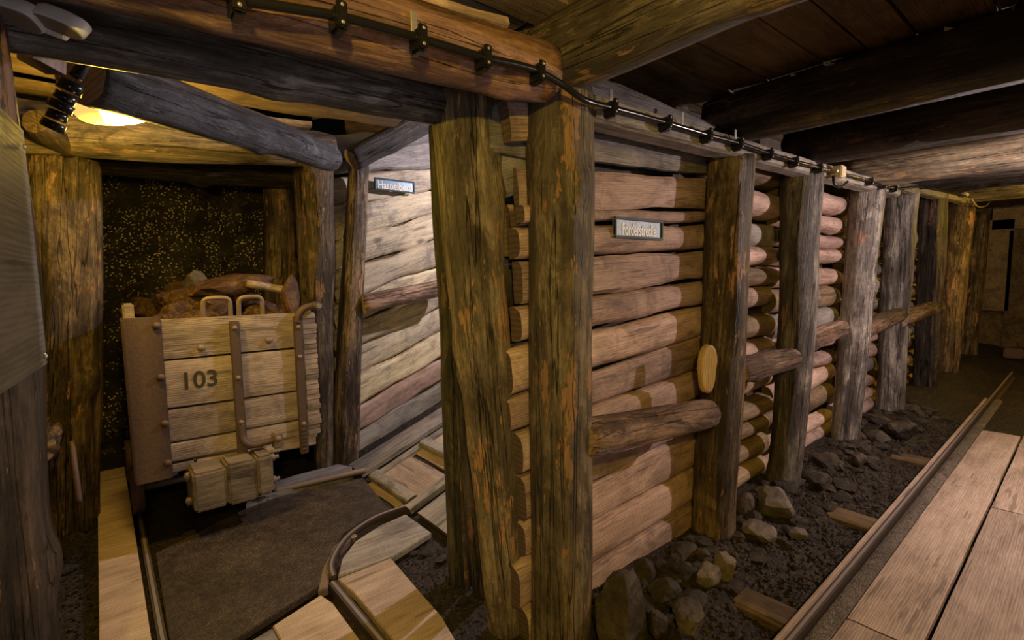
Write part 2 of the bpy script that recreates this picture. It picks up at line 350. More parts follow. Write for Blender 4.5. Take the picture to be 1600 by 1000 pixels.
def text(name, s, mat, parent, mw, size, sx=1.0, ext=.001):
    cu = bpy.data.curves.new(name, 'FONT'); cu.body = s; cu.size = size; cu.extrude = ext; cu.align_x = 'CENTER'; cu.align_y = 'CENTER'
    cu.offset = size * .018
    t = bpy.data.objects.new(name + '_src', cu); COL.objects.link(t); bpy.context.view_layer.update()
    me = bpy.data.meshes.new_from_object(t.evaluated_get(bpy.context.evaluated_depsgraph_get())); bpy.data.objects.remove(t)
    me.transform(Matrix.Diagonal((sx, 1, 1, 1))); me.materials.clear(); me.materials.append(M[mat]); me.name = name
    o = bpy.data.objects.new(name, me); COL.objects.link(o); setmw(o, parent, mw); return o
def dome(name, mat, c, n, r, h=.5, parent=None, seg=12):
    """low domed rivet head"""
    vs = []; fs = []
    for i in range(4):
        a = i / 4 * math.pi / 2
        for j in range(seg): q = 6.28318 * j / seg; vs.append((r * math.cos(a) * math.cos(q), r * math.cos(a) * math.sin(q), r * h * math.sin(a) * 2))
    vs.append((0, 0, r * h * 2))
    for i in range(3):
        for j in range(seg): a = i * seg + j; b = i * seg + (j + 1) % seg; fs.append((a, b, b + seg, a + seg))
    for j in range(seg): fs.append((3 * seg + j, 3 * seg + (j + 1) % seg, len(vs) - 1))
    return mesh_obj(name, vs, fs, mat, parent, zframe(c, n))
ORD = ['topmost', 'second from the top', 'third from the top', 'fourth from the top', 'fifth from the top', 'sixth from the top', 'seventh from the top', 'eighth from the top', 'ninth from the top', 'tenth from the top', 'eleventh from the top', 'twelfth from the top', 'thirteenth from the top', 'fourteenth from the top', 'fifteenth from the top', 'sixteenth from the top']
# ------------------------------------------------------------ setting: ground, rock walls, ceilings
def sstep(a, b, x): t = max(0, min(1, (x - a) / (b - a))); return t * t * (3 - 2 * t)
def gz(x, y):
    n = noise.noise(V((x * 3, y * 3, 0))) * .022 + noise.noise(V((x * 9, y * 9, 4))) * .012
    z = -.045
    if y < 1.6: z = -.11 + .12 * sstep(.85, 1.25, y)
    if y < .74: z = -.12; n *= .4
    if x < 1.5 and y >= 1.2: z = -.11 + (.065 if y > 1.35 else .065 * (y - 1.2) / .15) - .045 * sstep(1.2, .9, x) * 0
    if x < 1.25 and 1.0 < y < 4.8 and x > -.13: z = min(z, -.055); n *= .35
    if x < -.13: n *= 1.6; z = -.03
    return z + n
nx, ny, st = 340, 190, .04; vs = []; fs = []
for i in range(nx + 1):
    for j in range(ny + 1):
        x = -1.6 + i * .042; y = -1.4 + j * .038; vs.append((x, y, gz(x, y)))
for i in range(nx):
    for j in range(ny): a = i * (ny + 1) + j; fs.append((a, a + ny + 1, a + ny + 2, a + 1))
tag(mesh_obj('floor', vs, fs, 'dirt'), kind='structure')
def rockwall(name, o, u, v, nu, nv, amp, mat, seed=0):
    o, u, v = V(o), V(u), V(v); n = u.cross(v).normalized(); vs = []; fs = []
    for i in range(nu + 1):
        for j in range(nv + 1):
            p = u * (i / nu) + v * (j / nv); q = p * 1.0 + V((seed, 0, 0))
            d = noise.noise(q * 1.6) * .9 + noise.noise(q * 4.3) * .42 + noise.noise(q * 11) * .18 + abs(noise.noise(q * 2.9 + V((3, 3, 3)))) * .5; vs.append(p + n * d * amp)
    for i in range(nu):
        for j in range(nv): a = i * (nv + 1) + j; fs.append((a, a + nv + 1, a + nv + 2, a + 1))
    return tag(mesh_obj(name, vs, fs, mat, None, Matrix.Translation(o)), kind='structure')
rockwall('wall_back', (-1.5, 5.45, -.15), (4.2, 0, 0), (0, 0, 2.9), 130, 90, .16, 'wet')
rockwall('wall_left', (-.95, 1.0, -.15), (0, 4.8, 0), (0, 0, 2.9), 110, 70, .14, 'wet', 9)
rockwall('wall_side', (1.95, 5.8, -.15), (0, -1.85, 0), (0, 0, 2.9), 50, 70, .10, 'rock', 21)
box('wall_right', 'boarddark', (-1.6, -1.3, -.2), (13.2, -1.2, 2.8), bev=0)['kind'] = 'structure'
box('wall_rear', 'boarddark', (-1.6, -1.3, -.2), (-1.5, 1.2, 2.8), bev=0)['kind'] = 'structure'
box('wall_end', 'boarddark', (13.2, -1.3, -.2), (13.3, 4.3, 2.9), bev=0)['kind'] = 'structure'
box('wall_incline', 'boarddark', (1.62, 3.93, -.2), (7.2, 3.98, 4.6), bev=0)['kind'] = 'structure'
box('wall_incline_end', 'boarddark', (7.2, 1.5, -.2), (7.3, 3.98, 4.6), bev=0)['kind'] = 'structure'
def plank_ceiling(name, x0, x1, y0, y1, z, wd, mat, seed, slope=0, th=.035, gap=.012, jit=.012):
    """boards of random length and level lying side by side, lengthwise along X"""
    rd = random.Random(seed); vs = []; fs = []; y = y0
    while y < y1:
        W = wd * rd.uniform(.75, 1.2); x = x0 - rd.random()
        while x < x1:
            L = rd.uniform(1.6, 3.4); a, b = max(x, x0), min(x + L, x1)
            if b - a > .1:
                dz = rd.uniform(0, jit); dy = rd.uniform(-.006, .006); k = len(vs); tl = rd.uniform(-.012, .012)
                for X in (a, b):
                    for Y, Z in ((y + dy, z + dz), (y + dy + W - gap, z + dz + tl), (y + dy + W - gap, z + dz + th), (y + dy, z + dz + th)):
                        vs.append((X, Y, Z + (X - x0) * slope))
                fs += [(k, k + 4, k + 5, k + 1), (k + 1, k + 5, k + 6, k + 2), (k + 2, k + 6, k + 7, k + 3), (k + 3, k + 7, k + 4, k), (k, k + 1, k + 2, k + 3), (k + 7, k + 6, k + 5, k + 4)]
            x += L + .01
        y += W
    o = mesh_obj(name, vs, fs, mat, smooth=False); return tag(o, kind='structure')
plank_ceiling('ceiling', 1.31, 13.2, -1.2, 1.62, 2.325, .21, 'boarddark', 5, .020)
plank_ceiling('ceiling_near', -1.5, 1.31, -1.2, 1.62, 2.345, .19, 'boardbrown', 6, .0, jit=.02)  # lit near ceiling and shaded far ceiling are put into two board colours
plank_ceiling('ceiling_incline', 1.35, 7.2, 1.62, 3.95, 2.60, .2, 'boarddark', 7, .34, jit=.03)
box('ceiling_rock', 'rock', (-1.6, -1.4, 2.85), (1.6, 5.8, 2.95), bev=0)['kind'] = 'structure'
box('ceiling_cover', 'boarddark', (-1.6, -1.35, 2.46), (13.3, 1.5, 2.48), bev=0, mw=Matrix(((1,0,0,0),(0,1,0,0),(.024,0,1,0),(0,0,0,1))))['kind'] = 'structure'
# ------------------------------------------------------------ posts of the main drift
def post(label, x0, y0, x1, y1, Y0, Y1, rb, rt, mat, zb=None, zt=None, name='timber_post', group=None, **k):
    """foot at pixel (x0,y0) on plane Y0, head at (x1,y1) on plane Y1"""
    a = P(x0, y0, Y=Y0); b = P(x1, y1, Y=Y1)
    if zb is not None: a = a + (b - a) * ((zb - a.z) / (b.z - a.z))
    if zt is not None: b = a + (b - a) * ((zt - a.z) / (b.z - a.z))
    return log(name, label, 'post', a, b, rb, rt, M and mat, group, **k)
GP = 'timber posts along the main drift'
post('thick olive-brown timber post nearest the camera, at the corner of the two drifts', 878, 1000, 875, 150, 1.3, 1.3, .118, .122, 'olive', -.12, 2.10, group=GP, bend=.006, knots=2, rough=.035)
pB = post('streaky brown timber post with a pale axe cut, right of the silver sign', 1112, 850, 1142, 245, 1.3, 1.3, .112, .118, 'brown', -.10, 2.03, group=GP, bend=.01)
post('dark knotty timber post, third along the drift, with a grey lit edge', 1222, 770, 1253, 280, 1.3, 1.3, .095, .125, 'grey', -.1, 2.06, group=GP, bend=.02)
post('pale leaning timber post, fourth along the drift, behind a short brace', 1320, 690, 1354, 300, 1.3, 1.3, .10, .125, 'grey', -.1, 2.12, group=GP, bend=.02)
post('pale grey split timber post, fifth along the drift', 1390, 640, 1411, 300, 1.3, 1.3, .115, .13, 'grey', -.1, 2.19, group=GP, bend=.01)
post('dark cracked timber post, sixth along the drift', 1445, 605, 1460, 300, 1.3, 1.3, .12, .135, 'dark', -.1, 2.3, group=GP)
post('yellow-lit leaning timber post beyond the dark cracked one', 1477, 590, 1503, 320, 1.3, 1.3, .13, .15, 'brown', -.1, 2.36, group=GP)
post('dim brown timber post next to the far end wall', 1508, 580, 1530, 335, 1.35, 1.35, .14, .14, 'brown', -.1, 2.3, group=GP)
# axe cut on post B: a shallow pale facet
vs = []; fs = []
for zz, kk in ((-.03, 1), (.0, 1), (.004, .9)):
    for q in range(28): an = 6.28318 * q / 28; c_, s_ = math.cos(an), math.sin(an); vs.append((abs(c_) ** .8 * (1 if c_ > 0 else -1) * .118 * kk, abs(s_) ** .9 * (1 if s_ > 0 else -1) * .042 * kk * (1.1 if c_ > 0 else .95), zz))
for i in range(2):
    for q in range(28): a_ = i * 28 + q; b_ = i * 28 + (q + 1) % 28; fs.append((a_, b_, b_ + 28, a_ + 28))
fs.append(tuple(range(56, 84)))
o_ = mesh_obj('axe_cut', vs, fs, 'yellowwood', pB, frame(P(1108, 577, Y=1.193), (.06, 0, 1), (-.45, -1, 0)), True, None, {len(fs) - 1}); o_['label'] = 'pale yellow axe-cut facet'
# leaning posts of the incline mouth
post('wide leaning timber post behind the corner post, its top in shade', 790, 962, 722, 158, 1.53, 1.55, .073, .128, 'olive', -.08, 2.08, group=None, bend=.012, knots=5)
post('mossy green dark post behind the wide leaning post', 722, 888, 697, 200, 1.92, 1.98, .066, .075, 'mossy', -.08, 2.12, knots=3)
post('narrow split post slat between the mossy post and the leaning post', 748, 885, 712, 480, 1.78, 1.78, .040, .034, 'dark', -.08, None, name='split_slat', knots=1)
post('thin yellow-edged split slat beside the mossy post', 728, 860, 706, 440, 1.84, 1.84, .012, .010, 'brown', -.08, None, name='split_slat', knots=0)
# ------------------------------------------------------------ first bay: lagging boards between corner post and post B
Yb = 1.405; BX0, BX1 = 1.627, 2.51
edges = [(2.061, 2.085), (1.895, 1.955), (1.865, 1.946), (1.704, 1.765), (1.64, 1.694), (1.505, 1.551), (1.336, 1.385), (1.187, 1.237), (.996, 1.063), (.842, .884), (.667, .724), (.487, .563), (.303, .331), (.104, .136), (-.09, -.06)]
bands = [(0, 1), (2, 3), (3, 4), (4, 5), (5, 6), (6, 7), (7, 8), (8, 9), (9, 10), (10, 11), (11, 12), (12, 13), (13, 14)]
rd = random.Random(3)
def at_x(e, x): return e[0] + (e[1] - e[0]) * (x - BX0) / (BX1 - BX0)
for k, (i, j) in enumerate(bands):
    x0 = 1.19 + rd.uniform(-.02, .05); x1 = 2.72 + rd.uniform(-.05, .05)
    if k == 0: x0 = 1.10; x1 = 2.70
    z0a, z1a = at_x(edges[i], x0), at_x(edges[j], x0); z0b, z1b = at_x(edges[i], x1), at_x(edges[j], x1)
    g = .012; t = rd.choice([.030, .055, .042, .065]); bl = rd.choice([.25, .4, .6]) if k not in (0, 1) else .15
    board('lagging_board', f'pinkish lagging board, {ORD[k]}, in the bay with the silver sign', 'board',
          (x0, Yb + .05, (z0a + z1a) / 2), (x1, Yb + .05, (z0b + z1b) / 2), z0a - z1a - g, t, (0, -1, 0), 'board' if k not in (0,) else 'boardgrey', 'lagging boards of the first bay', bulge=bl, wane=.010, w1=z0b - z1b - g, pw=2.6)
# blocks left of the corner post
blk = [(782, 160, 818, 222, 1.36, 'board'), (770, 232, 812, 310, 1.46, 'boardgrey'), (786, 318, 812, 400, 1.52, 'board'), (805, 322, 835, 350, 1.36, 'board')]
for k, (x0, y0, x1, y1, Y, m) in enumerate(blk):
    a, b = P(x0, (y0 + y1) / 2, Y=Y + .04), P(x1 + 22, (y0 + y1) / 2, Y=Y + .04); hgt = (P(x0, y0, Y=Y) - P(x0, y1, Y=Y)).z
    lb = ['square timber block wedged high behind the corner post, under the red beam', 'tilted offcut board below the wedged block, left of the corner post', 'dim short offcut below the tilted one, left of the corner post', 'small stub board end level with the silver sign, left of the corner post'][k]
    if k == 1: b.z += .05
    board('lagging_offcut', lb, 'board', a, b, hgt, .05, (0, -1, 0), m, None, bulge=.15)
# ------------------------------------------------------------ further bays: half-round slabs
bays = [(2.66, 3.62, 2.12, 'third post', 'second'), (3.60, 4.98, 2.14, 'fourth post', 'third'), (5.0, 6.2, 2.2, 'fifth post', 'fourth'), (6.2, 7.7, 2.28, 'sixth post', 'fifth'), (7.75, 9.3, 2.35, 'far yellow post', 'sixth')]
for bi, (x0, x1, zt, pn, nm) in enumerate(bays):
    z = zt - (.06 if bi else .0); k = 0
    while z > .04 and k < 15:
        hh = rd.uniform(.13, .20)
        if z - hh < -.1: hh = z + .05
        tl = rd.uniform(-.02, .025); bl = .95 if bi < 4 else .8
        board('half_round_board', f'half-round lagging slab, {ORD[k]}, in the {nm} bay of posts', 'board', (x0 + rd.uniform(0, .05), 1.535, z - hh / 2), (x1 + rd.uniform(-.05, .03), 1.535, z - hh / 2 + tl),
              hh - rd.uniform(.004, .016), rd.uniform(.08, .125), (0, -1, 0), rd.choice(['board', 'board', 'boardbrown', 'boardgrey']), f'lagging slabs of the {nm} bay', bulge=bl, wane=.014, ch=.8)
        z -= hh; k += 1
box('wall_lining', 'rock', (1.25, 1.585, -.2), (13.2, 1.62, 2.50), bev=0)['kind'] = 'structure'
# ------------------------------------------------------------ spreader braces along the wall
GB = 'round spreaders between the posts'
def brace(label, xa, ya, xb, yb, r, Ya=1.2, Yb_=1.2, mat='gloss', **k):
    log('spreader_log', label, 'log', P(xa, ya, Y=Ya), P(xb, yb, Y=Yb_), r, r * .9, mat, GB, bend=.004, knots=3, rough=.03, **k)
brace('thick shiny round spreader from the corner post to the post with the axe cut', 905, 686, 1106, 646, .078, 1.24, 1.2)
brace('round spreader in the second bay, behind the post with the axe cut', 1150, 580, 1238, 560, .075, 1.27, 1.22)
brace('round spreader in the third bay, between the third and fourth posts', 1252, 536, 1314, 512, .07, 1.27, 1.2)
brace('round spreader in the fourth bay, ending at the pale split post', 1345, 518, 1402, 492, .08, 1.27, 1.22)
brace('dim round spreader in the fifth bay, before the dark cracked post', 1405, 499, 1466, 478, .085, 1.25, 1.27)
# ------------------------------------------------------------ cross beams (along Y) and wall beams (along X)
GC = 'round cross beams under the ceiling boards'
def cross(label, X, z, r, mat, ya=1.42, yb=-1.18, dz=0, **k): log('cross_log', label, 'beam', (X, ya, z), (X + k.pop('dx', 0), yb, z + dz), r, r * k.pop('tp', 1.0), mat, GC, **k)
cross('big olive round cross beam over the corner post, nearest the camera', 1.31, 2.195, .128, 'olive', 1.34, rough=.035, bend=.01)
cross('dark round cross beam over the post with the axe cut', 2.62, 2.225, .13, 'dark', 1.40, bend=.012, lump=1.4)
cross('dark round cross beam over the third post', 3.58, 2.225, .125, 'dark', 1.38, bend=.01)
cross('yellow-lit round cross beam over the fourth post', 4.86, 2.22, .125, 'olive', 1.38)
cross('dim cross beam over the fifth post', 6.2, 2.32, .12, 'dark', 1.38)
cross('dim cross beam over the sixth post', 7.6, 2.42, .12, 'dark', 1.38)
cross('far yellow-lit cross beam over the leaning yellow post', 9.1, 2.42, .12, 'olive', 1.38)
log('cable_timber', 'reddish round beam carrying the cable, top left above the side drift', 'beam', (-.66, 1.235, 2.01), (1.185, 1.225, 2.088), .10, .093, 'red', rough=.03, knots=3)
board('cable_timber', 'squared pinkish beam carrying the cable from the corner post to the fifth post', 'beam', (1.42, 1.31, 2.03), (5.6, 1.31, 2.13), .095, .11, (0, -1, 0), 'boardgrey', bulge=.12, wane=.006)
board('cable_timber', 'grey plank end lying on the cable beam right of the corner post', 'board', (1.45, 1.34, 2.125), (2.36, 1.34, 2.135), .10, .09, (0, -1, 0), 'boardgrey', bulge=.2, w1=.05)
board('cable_timber', 'dark squared cable beam beyond the fifth post', 'beam', (5.65, 1.28, 2.17), (9.4, 1.28, 2.36), .09, .1, (0, -1, 0), 'boardgrey', bulge=.12)
log('notched_log', 'grey round beam behind the red cable beam, ending in the notch of the leaning post', 'beam', (-.66, 1.53, 2.0), (1.02, 1.55, 2.03), .085, .062, 'slate', rough=.06, knots=3, lump=1.5)
log('cable_timber', 'dark round beam above the grey one, in the shade of the cable beam', 'beam', (-.66, 1.62, 2.13), (1.45, 1.66, 2.17), .10, .09, 'dark')
# loose boards lying on top of the red beam
for k, (a, b, wd, m) in enumerate([((640, 18), (735, 62), .14, 'board'), ((690, 8), (800, 60), .12, 'boardbrown'), ((560, 2), (640, 22), .10, 'boardgrey')]):
    p, q = P(*a, Y=1.33 + .04 * k), P(*b, Y=1.33 + .04 * k)
    q.z = p.z + .01
    board('loose_board', ['tilted pale board lying over the red beam beside the cable clip', 'narrow board lying behind the tilted pale one above the red beam', 'ragged grey board end above the red beam, left of the tilted ones'][k], 'board', (p.x, p.y, 2.20), (q.x + .1, q.y, 2.23), wd, .03, (0, -.25, -1), m, None)
# ------------------------------------------------------------ side drift timber
L1a, L1b = V((-.25, 3.9, -.1)), V((-.085, 3.9, 2.14))
log('timber_post', 'thick rust-patched timber post left of the mine cart', 'post', L1a, L1b, .165, .165, 'brown', bend=.015, knots=5, rough=.04)
log('timber_post', 'dark gnarled timber post at the far left edge, behind the hanging panel', 'post', (-.262, 1.50, -.1), (-.235, 1.52, 2.25), .115, .13, 'darkred', bend=.02, knots=7, lump=1.6)
log('timber_post', 'pale narrow slabbed post along the gnarled post, bottom left', 'post', (-.185, 1.62, -.1), (-.205, 1.62, 1.10), .055, .04, 'grey', bend=.01)
post('leaning round post right of the mine cart, second from the sign wall', 505, 733, 499, 258, 3.67, 3.7, .068, .10, 'brown', -.08, 2.3, bend=.01)
post('dark bark-stripped post left of the pale board wall with the blue sign', 540, 716, 562, 245, 3.74, 3.72, .105, .075, 'brown', -.08, 2.38, bend=.01)
post('tapering post behind the cart, left of the leaning round post', 497, 560, 484, 268, 4.3, 4.3, .10, .13, 'brown', .0, 2.4)
post('dim thick post deepest in the side drift, in front of the rock face', 440, 560, 437, 310, 4.9, 4.9, .15, .13, 'brown', .0, 2.3)
log('cross_log', 'heavy yellow-lit round beam across the side drift behind the lamp', 'beam', (-.55, 3.75, 2.235), (1.42, 3.75, 2.37), .145, .125, 'olive', rough=.06, knots=4)
log('cross_log', 'dark round beam deep in the side drift, above the glittering rock', 'beam', (-.7, 4.75, 2.33), (1.7, 4.75, 2.36), .14, .13, 'dark')
log('diagonal_log', 'smooth slate-grey log slanting under the side drift ceiling past the lamp', 'log', P(128, 118, D=1.66), P(517, 247, Y=3.45), .102, .088, 'slate', rough=.02, knots=2, bend=.02)
log('brace_log', 'short round brace behind the gnarled post, left of the thick rust-patched post', 'log', P(55, 700, D=2.2), P(74, 668, D=2.9), .07, .08, 'brown', endm='end')
for k in range(9):
    z = .35 + k * .2
    board('half_round_board', f'short dark lagging slab behind the posts right of the cart, {ORD[8 - k]}', 'board', (1.56, 3.95, z), (1.56, 5.2, z), .185, .09, (-1, 0, 0), 'boardbrown', 'lagging slabs behind the cart', bulge=.8)
log('cable_timber', 'dark bark-covered log over the pale board wall, rising into the incline', 'log', P(548, 250, Y=3.62), P(700, 170, Y=3.62), .085, .09, 'dark', knots=4, lump=1.4)
# boards of the side drift ceiling, lit by the lamp
sb = [((-.7, 4.35, 2.50), (1.5, 4.15, 2.56)), ((-.6, 3.95, 2.52), (1.3, 3.95, 2.58)), ((.2, 3.3, 2.50), (1.7, 3.2, 2.55)), ((.1, 2.95, 2.52), (1.6, 3.1, 2.62)), ((.0, 2.7, 2.50), (1.6, 2.72, 2.55)), ((.3, 2.3, 2.46), (1.7, 2.55, 2.58)), ((-.8, 3.4, 2.53), (.4, 3.45, 2.50)), ((-.8, 3.05, 2.5), (.35, 3.1, 2.54)), ((-.8, 2.6, 2.48), (.3, 2.6, 2.5)), ((-.8, 2.2, 2.45), (.6, 2.25, 2.5)), ((-.8, 1.9, 2.43), (1.3, 1.95, 2.47))]
so = sorted(range(len(sb)), key=lambda q: -sb[q][0][1])
for n_, k in enumerate(so):
    board('roof_board', 'ragged rough-sawn board in the ceiling of the side drift, above the slate-grey log', 'board', sb[k][0], sb[k][1], .22 + .04 * (k % 3), .05, (0, -.1 + .1 * (k % 2), -1), 'boardbrown', 'ragged boards of the side drift ceiling', bulge=.4, wane=.03)
# ------------------------------------------------------------ the pale board wall with the blue sign (along the incline)
YH = 3.85
hl = [(2.58, 2.74), (2.405, 2.60), (2.249, 2.385), (2.033, 2.188), (1.779, 1.985), (1.546, 1.745), (1.307, 1.508), (1.09, 1.305), (.882, 1.114), (.656, .893), (.404, .648), (.194, .429), (-.01, .215), (-.2, .03)]
def hz(e, x): return e[0] + (e[1] - e[0]) * (x - 1.66) / (2.31 - 1.66)
for k in range(13):
    x0, x1 = 1.40 + rd.uniform(-.02, .03), 3.6
    a0, a1 = hz(hl[k], x0), hz(hl[k + 1], x0); b0, b1 = hz(hl[k], x1), hz(hl[k + 1], x1)
    if b0 - b1 < .12: b1 = b0 - .12
    m = ['boardgrey', 'boardgrey', 'boardpale', 'boardpale', 'boardpale', 'boardpale', 'boardpale', 'boardpale', 'boardpale', 'boardpale', 'board', 'boardgrey', 'boardgrey'][k]
    board('lagging_board', f'slanting lagging board, {ORD[k]}, on the wall with the blue sign', 'board', (x0, YH + .055, (a0 + a1) / 2), (x1, YH + .055, (b0 + b1) / 2), a0 - a1 - .018, .065 if k % 2 else .04, (0, -1, .12 * (k % 3 - 1)), m, 'slanting boards of the incline wall', bulge=[.2, .4, .5][k % 3], pw=3, wane=.026, w1=b0 - b1 - .018)
log('spreader_log', 'shiny dark round spreader across the pale slanting boards, below the blue sign', 'log', P(566, 476, Y=3.66), P(695, 448, Y=3.66), .072, .072, 'gloss', knots=3, rough=.03)
def sign(name, label, c, w, h, mat, s, tsz, sx, txtmat='cream'):
    e = empty(name, c, label, 'sign'); mw = frame(c, (1, 0, 0), (0, -1, 0))
    box('plate', mat, (-w / 2, -h / 2, 0), (w / 2, h / 2, .008), e, .001, mw)
    b = .012
    for lo, hi in (((-w / 2, h / 2 - b, .002), (w / 2, h / 2, .016)), ((-w / 2, -h / 2, .002), (w / 2, -h / 2 + b, .016)), ((-w / 2, -h / 2 + b, .002), (-w / 2 + b, h / 2 - b, .016)), ((w / 2 - b, -h / 2 + b, .002), (w / 2, h / 2 - b, .016))):
        box('frame_strip', 'frame', lo, hi, e, .002, mw)
    text('lettering', s, txtmat, e, mw @ Matrix.Translation((0, -.008, .0095)), tsz, sx, .0012)
    return e
pa, pb = P(584, 277, Y=3.80), P(647, 303, Y=3.80)
sign('blue_sign', 'small pale blue enamel sign reading Haspelberg on the pale slanting boards', (pa + pb) / 2, abs(pb.x - pa.x), abs(pa.z - pb.z), 'blue', 'Haspelberg', .085, .80)
pa, pb = P(957, 338, Y=1.392), P(1032, 376, Y=1.392)
sign('silver_sign', 'blotched silver-blue sign with a dark frame on the pinkish lagging boards', (pa + pb) / 2, abs(pb.x - pa.x), abs(pa.z - pb.z), 'metalsign', 'Förderstrecke', .075, .60, 'foil')
# ------------------------------------------------------------ incline floor
SL = math.tan(math.radians(19.5)); IX = 1.40
def I(x, y, off=0):                                                        # sight line onto the sloping floor
    d = ray(x, y); k = ((-IX * SL + off) - (CAM.z - SL * CAM.x)) / (d.z - SL * d.x); return CAM + d * k
nI = V((-SL, 0, 1)).normalized(); dI = V((1, 0, SL)).normalized()
vs = []; fs = []
for i in range(61):
    for j in range(25): x = 1.38 + i * .097; y = 1.62 + j * .0945; vs.append((x, y, (x - IX) * SL - .05 + .015 * noise.noise(V((x * 4, y * 4, 2)))))
for i in range(60):
    for j in range(24): a = i * 25 + j; fs.append((a, a + 25, a + 26, a + 1))
tag(mesh_obj('floor_incline', vs, fs, 'dirt'), kind='structure')
def iboard(name, label, cat, px0, px1, length, width, t, mat, group=None, off=0, parent=None, **k):
    p = (I(*px0) + I(*px1)) / 2 if px1 else I(*px0); return board(name, label, cat, p + nI * off, p + dI * length + nI * off, width, t, nI, mat, group, parent=parent, **k)
board('incline_plank', 'long grey plank lying up the slope against the pale slanting boards', 'plank', I(556, 735) - nI * .02, I(556, 735) + dI * 2.4 - nI * .02, .24, .04, nI, 'boardgrey', bulge=.1, wane=.006)
board('incline_rail', 'flat wooden rail on the left side of the incline track', 'rail', I(580, 744) - nI * .04, I(580, 744) + dI * 2.4 - nI * .04, .05, .045, nI, 'boardgrey', bulge=.2)
for k in range(2):
    s = k * .44
    board('incline_board', ['pale knotted floor board at the foot of the incline, between its rails', 'pale floor board further up the incline, above the second batten'][k] if k < 2 else 'floor board high up the incline', 'board', V((IX + .08, 0, 0)) + dI * (s + .06) + V((0, 2.74, 0)) - nI * .03, V((IX + .08, 0, 0)) + dI * (s + .06) + V((0, 3.27, 0)) - nI * .03, .40, .028, nI, 'walk', bulge=.04, wane=.003)
for k in range(2):
    s = k * .44
    c0 = V((IX + .04, 0, 0)) + dI * s
    board('incline_batten', ['grey-topped batten across the foot of the incline', 'second grey-topped batten up the incline'][k] if k < 2 else 'batten high up the incline', 'batten', c0 + V((0, 2.72, 0)) - nI * .01, c0 + V((0, 3.28, 0)) - nI * .01, .085, .05, nI, 'boardgrey', bulge=.1, wane=.003)
board('incline_rail', 'flat wooden rail on the right side of the incline track, behind the mossy post', 'rail', V((IX - .02, 2.66, -.02)), V((IX - .02, 2.66, -.02)) + dI * 2.4, .075, .045, nI, 'boardgrey', bulge=.1)
board('incline_plank', 'dusty plank right of the incline track, beside the mossy post', 'plank', V((IX + .0, 2.40, -.02)), V((IX + .0, 2.40, -.02)) + dI * 2.2, .36, .03, nI, 'boardgrey', bulge=.05, wane=.006)
# ------------------------------------------------------------ junction floor: plates, planks, rails
def gp(x, y, z=0): p = P(x, y, Z=z); return (p.x, p.y)
slab('turn_plate', 'plate', [gp(243, 864), gp(262, 985), (.125, 2.12), (.30, 2.13), gp(505, 912), gp(514, 868), gp(535, 835), gp(570, 812), gp(612, 800), gp(567, 746), gp(500, 762), gp(430, 776), gp(372, 800)], -.03, 0, 'big dark worn steel turn plate on the floor in front of the mine cart', 'plate')
slab('apron_plate', 'boardgrey', [gp(372, 800), gp(430, 776), gp(420, 745), gp(470, 728), gp(440, 735), gp(350, 790)][:0] or [(.62, 3.36), (.86, 3.40), (1.05, 3.42), (1.32, 3.40), (1.36, 3.50), (1.30, 3.62), (1.0, 3.62), (.70, 3.58)], -.03, .03, 'dusty grey curved guard board behind the steel plate, right of the cart buffer', 'board')
# narrow raised guard rim along that board
tube('curved_guard_rail', [(.80, 3.44, .03), (.95, 3.42, .03), (1.12, 3.40, .03), (1.28, 3.38, .03), (1.40, 3.36, .03)], .022, 'iron', None, 'low curved iron guard rim from the cart buffer to the foot of the incline', 'rail')
box('side_plank', 'walk', (-.092, .9, -.03), (.068, 4.75, .008), bev=.003, label='long plank on the floor left of the cart rail, half in white light', cat='plank')
def rail(name, label, pts, hd=.028, z=.0, group=None):
    """rail with dark flanks and a polished running surface"""
    e = empty(name, (pts[0][0], pts[0][1], z - .08), label, 'rail', group)
    n = len(pts); L = []; 
    for i in range(n):
        p = V((*pts[i], 0)); d = V((*pts[min(i + 1, n - 1)], 0)) - V((*pts[max(i - 1, 0)], 0)); d.normalize(); L.append((p, V((-d.y, d.x, 0))))
    def strip(nm, hw, z0, z1, mat):
        vs = []; fs = []
        for p, s in L: vs += [p + s * hw + V((0, 0, z0)), p + s * hw + V((0, 0, z1)), p - s * hw + V((0, 0, z1)), p - s * hw + V((0, 0, z0))]
        for i in range(n - 1):
            for j in range(4): a = i * 4 + j; b = i * 4 + (j + 1) % 4; fs.append((a, b, b + 4, a + 4))
        fs += [(3, 2, 1, 0), (n * 4 - 4, n * 4 - 3, n * 4 - 2, n * 4 - 1)]
        mesh_obj(nm, vs, fs, mat, e, Matrix(), smooth=False)
    strip('rail_foot', hd * 1.3, z - .09, z - .07, 'raildirt'); strip('rail_web', hd * .35, z - .07, z - .02, 'raildirt'); strip('rail_head', hd * .5, z - .02, z - .002, 'raildirt'); strip('polished_top', hd * .2, z - .004, z, 'steel')
    return e
def curve(ps, n=8):
    ps = [V((*p, 0)) for p in ps]; q = []
    for i in range(len(ps) - 1):
        a, b, c, d = ps[max(i - 1, 0)], ps[i], ps[i + 1], ps[min(i + 2, len(ps) - 1)]
        for k in range(n): t = k / n; v = .5 * ((2 * b) + (c - a) * t + (2 * a - 5 * b + 4 * c - d) * t * t + (3 * b - a - 3 * c + d) * t ** 3); q.append((v.x, v.y))
    q.append((ps[-1].x, ps[-1].y)); return q
rail('track_rail', 'straight dull rail under the left side of the cart', [(.103, .95), (.103, 4.9)], .03, -.004)
rail('track_rail', 'curved polished rail bending from the plank ends toward the incline', curve([gp(521, 905), gp(518, 885), gp(530, 858), gp(553, 833), gp(590, 810), gp(640, 792)]), .03, .02)
rail('track_rail', 'straight dark rail running to the bottom edge left of the yellow plank', [gp(519, 908), (.775, .95)], .036, .0)
